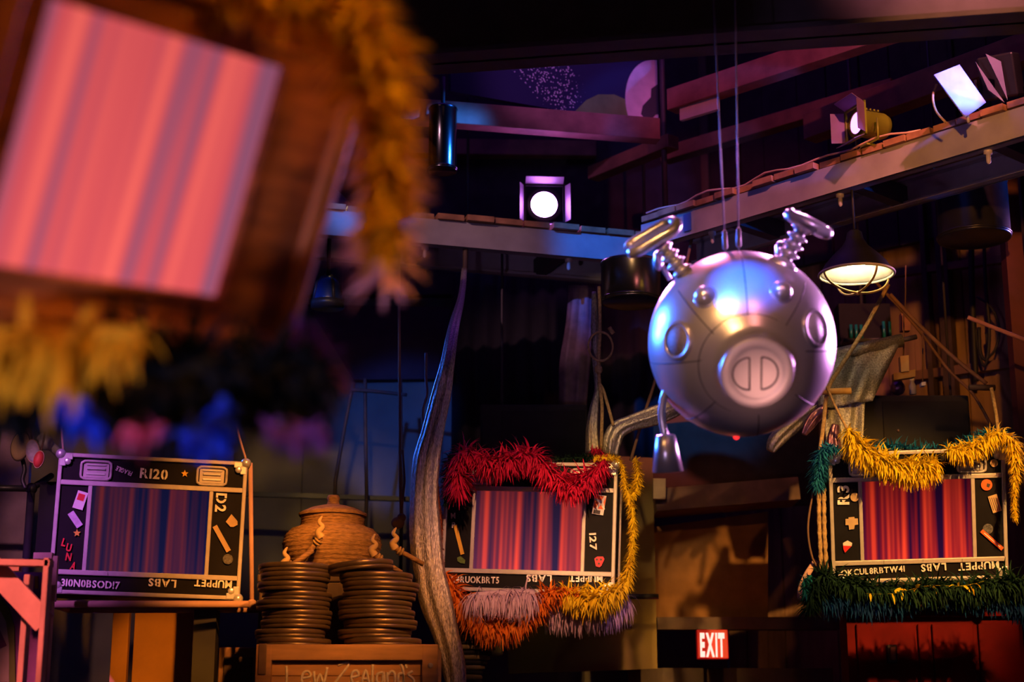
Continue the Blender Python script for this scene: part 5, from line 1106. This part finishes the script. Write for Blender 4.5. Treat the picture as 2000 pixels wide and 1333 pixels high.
# red panelled doors at the lower right
dr = P(1840, 1333, 9.3); q = thing('red_cabinet', 'dark red panelled cabinet doors at the lower right corner', 'cabinet', (P(1850, 1300, 9.3).x, 9.3, 0)); o_ = Vector((P(1850, 1300, 9.3).x, 9.3, 0))
xa, xb = P(1655, 1250, 9.3).x - o_.x, P(2060, 1250, 9.3).x - o_.x; zt = P(1800, 1185, 9.3).z
MB().box(((xa + xb) / 2, .1, zt / 2), (xb - xa, .2, zt)).build('body', 'reddoor', q)
for x0_, x1_ in ((1672, 1786), (1792, 1812), (1820, 1900), (1910, 2040)):
    u0, u1 = P(x0_, 1250, 9.3).x - o_.x, P(x1_, 1250, 9.3).x - o_.x
    MB().box(((u0 + u1) / 2, -.012, zt - .55), (u1 - u0, .03, .9), None, .006).build('door_panel', 'reddoor', q)
MB().box(((xa + xb) / 2, -.02, zt - .035), (xb - xa, .06, .05), None, .006).build('top_rail', 'reddoor', q)
hs = P(1742, 1278, 9.26) - o_; MB().box(hs, (.055, .03, .10), None, .006).build('latch_plate', 'blackmetal', q); MB().box(hs + Vector((0, -.02, 0)), (.03, .03, .07), None, .005).build('latch', 'hinge', q)
# dark red post at the right edge
a = P(1990, 700, 8.9); tag(MB().box((0, 0, 2.5), (.10, .1, 5.0)).build('red_post', mat('dark_red_paint', (.10, .015, .02), .6), org=(0, 0, 0)), 'dark red post at the right edge, beside the R3 case', 'post').location = (P(2000, 800, 9.1).x, 9.1, 0)
# bits hanging under the plank wall, above the speaker box
for lab, pts, Y, m in (('tan wooden block hanging beside the silver tarpaulin', [(1758, 696), (1775, 694), (1776, 725), (1760, 727)], 9.1, 'tan'), ('short tan crossbar below the hanging tan block', [(1745, 730), (1788, 722), (1788, 736), (1746, 743)], 9.12, 'bamboo'),
                       ('reddish block hanging above the tarpaulin roll end', [(1760, 612), (1780, 612), (1778, 646), (1760, 646)], 9.3, 'redbeam'), ('small pale tag right of the grey bottle', [(1800, 747), (1808, 746), (1808, 753), (1800, 754)], 9.2, 'white')):
    A = [P(x, y, Y) for x, y in pts]; mb = MB(); mb.add(A + [a_ + Vector((0, .05, 0)) for a_ in A], [(0, 1, 2, 3), (7, 6, 5, 4), (0, 4, 5, 1), (1, 5, 6, 2), (2, 6, 7, 3), (3, 7, 4, 0)])
    tc_ = (A[0] + A[1]) / 2 + Vector((0, .025, 0)); q = thing('hanging_tag', lab, 'tag', tc_); mb.v = [v - tc_ for v in mb.v]; mb.build('block', m, q); MB().tube([(0, 0, -.005), (0.02, 0, .30)], .004, 6).build('cord', 'cord', q)
q = thing('bottle', 'grey bottle standing on the speaker box behind the R3 case', 'bottle', P(1783, 771, 9.5)); kb2 = mpp(9.5)
MB().lathe([(.001, 0), (7 * kb2, 0), (7 * kb2, 18 * kb2), (4 * kb2, 24 * kb2), (4 * kb2, 30 * kb2), (.001, 30 * kb2)], 20).build('body', mat('grey_plastic', (.36, .36, .40), .5), q); MB().lathe([(4.6 * kb2, 28 * kb2), (4.6 * kb2, 34 * kb2), (.001, 34 * kb2)], 16).build('cap', 'white', q)
q = thing('purple_bundle', 'shiny purple bundle on the speaker box, left of the grey bottle', 'bundle', P(1754, 772, 9.5)); MB().ball((0, 0, 14 * kb2), 1, 20, 12, (15 * kb2, .05, 15 * kb2)).build('foil', 'purplefoil', q); MB().torus(8 * kb2, .006, Matrix.Translation((0, 0, 27 * kb2)), 20, 6).build('tie', 'cord', q)
# dark glass behind the tarpaulin
a, b = P(1640, 590, 9.9), P(1745, 665, 9.9); q = thing('glass_rack', 'dark rack of teal glass tubes behind the tarpaulin roll', 'rack', ((a.x + b.x) / 2, 9.9, b.z))
MB().box((0, .12, (a.z - b.z) / 2), (b.x - a.x, .16, a.z - b.z)).build('back', 'black', q)
for i, x in enumerate((1662, 1672, 1682, 1726, 1738)): 
    xx = P(x, 640, 9.9).x - (a.x + b.x) / 2; MB().tube([(xx, 0, .0), (xx, 0, (.10 if i < 3 else .12))], .010, 10).build('glass_tube', 'teal', q)
MB().box((0, 0, -.01), (b.x - a.x, .1, .02)).build('shelf', 'blackmetal', q); MB().tube([(0, .12, a.z - b.z - .01), (0, .12, CEIL - b.z)], .01, 8).build('hanging_rod', 'beamdark', q)
# bundle of black cables down the plank wall
cl_ = [('thick black cable hanging down the plank wall under the black drum', [(1897, 470), (1898, 560), (1902, 660), (1906, 745)], .020), ('black cable hanging beside the thick one, looping at its end', [(1922, 470), (1925, 560), (1932, 640), (1928, 700), (1915, 690), (1912, 640)], .012),
       ('thin black cable with a long loop, right of the cable bundle', [(1908, 580), (1935, 600), (1952, 640), (1945, 680), (1930, 700)], .008), ('short black cable loop at the foot of the cable bundle', [(1905, 640), (1912, 690), (1922, 715), (1930, 690), (1926, 650)], .008)]
for lab, pix, r in cl_: rope('hanging_cable', lab, curve_pts([on_wall(x, y, .20) for x, y in pix], 6), r, 'blackrope', 'cable')
# dark hooded lantern under the left pendant lamp
lt_ = P(640, 592, 9.3); kl = mpp(9.3); q = thing('hooded_lantern', 'dark hooded lantern with blue glass, below the half-hidden pendant lamp', 'lantern', lt_)
MB().lathe([(.001, 0), (30 * kl, 0), (30 * kl, 6 * kl), (24 * kl, 40 * kl), (16 * kl, 54 * kl), (4 * kl, 57 * kl), (.001, 57 * kl)], 28).build('glass', mat('blue_glass', (.01, .03, .16), .3), q)
for i in range(4):
    t = i * math.pi / 2 + .5; MB().tube([Vector((31 * kl * math.cos(t), 31 * kl * math.sin(t), 0)), Vector((25 * kl * math.cos(t), 25 * kl * math.sin(t), 40 * kl)), Vector((5 * kl * math.cos(t), 5 * kl * math.sin(t), 58 * kl))], .010, 8).build('guard_bar', 'blackmetal', q)
MB().lathe([(.001, -.03), (34 * kl, -.03), (34 * kl, .01), (.001, .01)], 28).build('base', 'blackmetal', q); MB().tube([(0, 0, 56 * kl), (0, 0, ZB - lt_.z + .165)], .012, 8).build('rod', 'blackmetal', q)
# dark stacked shapes under the left catwalk
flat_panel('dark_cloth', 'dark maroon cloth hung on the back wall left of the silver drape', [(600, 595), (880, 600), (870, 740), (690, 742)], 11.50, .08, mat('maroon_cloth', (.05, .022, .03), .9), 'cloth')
for lab, pix in (('thin dark rod standing against the blue-lit back wall, left', [(690, 748), (672, 840), (655, 940)]), ('thin dark rod standing against the blue-lit back wall, middle', [(713, 740), (714, 850), (716, 960)]), ('thin dark rod standing against the blue-lit back wall, right', [(782, 740), (783, 850), (785, 950)])):
    pts_ = path(pix, 10.6, 6); pts_.append(Vector((pts_[-1].x, 10.6, 0))); rope('dark_rod', lab, pts_, .012, 'darkwood', 'rod')
cord('dark_rod', 'thin dark crossbar over the blue-lit back wall', [(686, 762), (730, 765), (795, 772)], 10.58, .012, 'darkwood', 'rod')
cord('hanging_rope', 'pale twisted rope end hanging left of the silver drape', [(832, 690), (832, 740), (834, 770), (826, 800), (828, 830)], 8.8, .008, 'steelrope', 'rope')
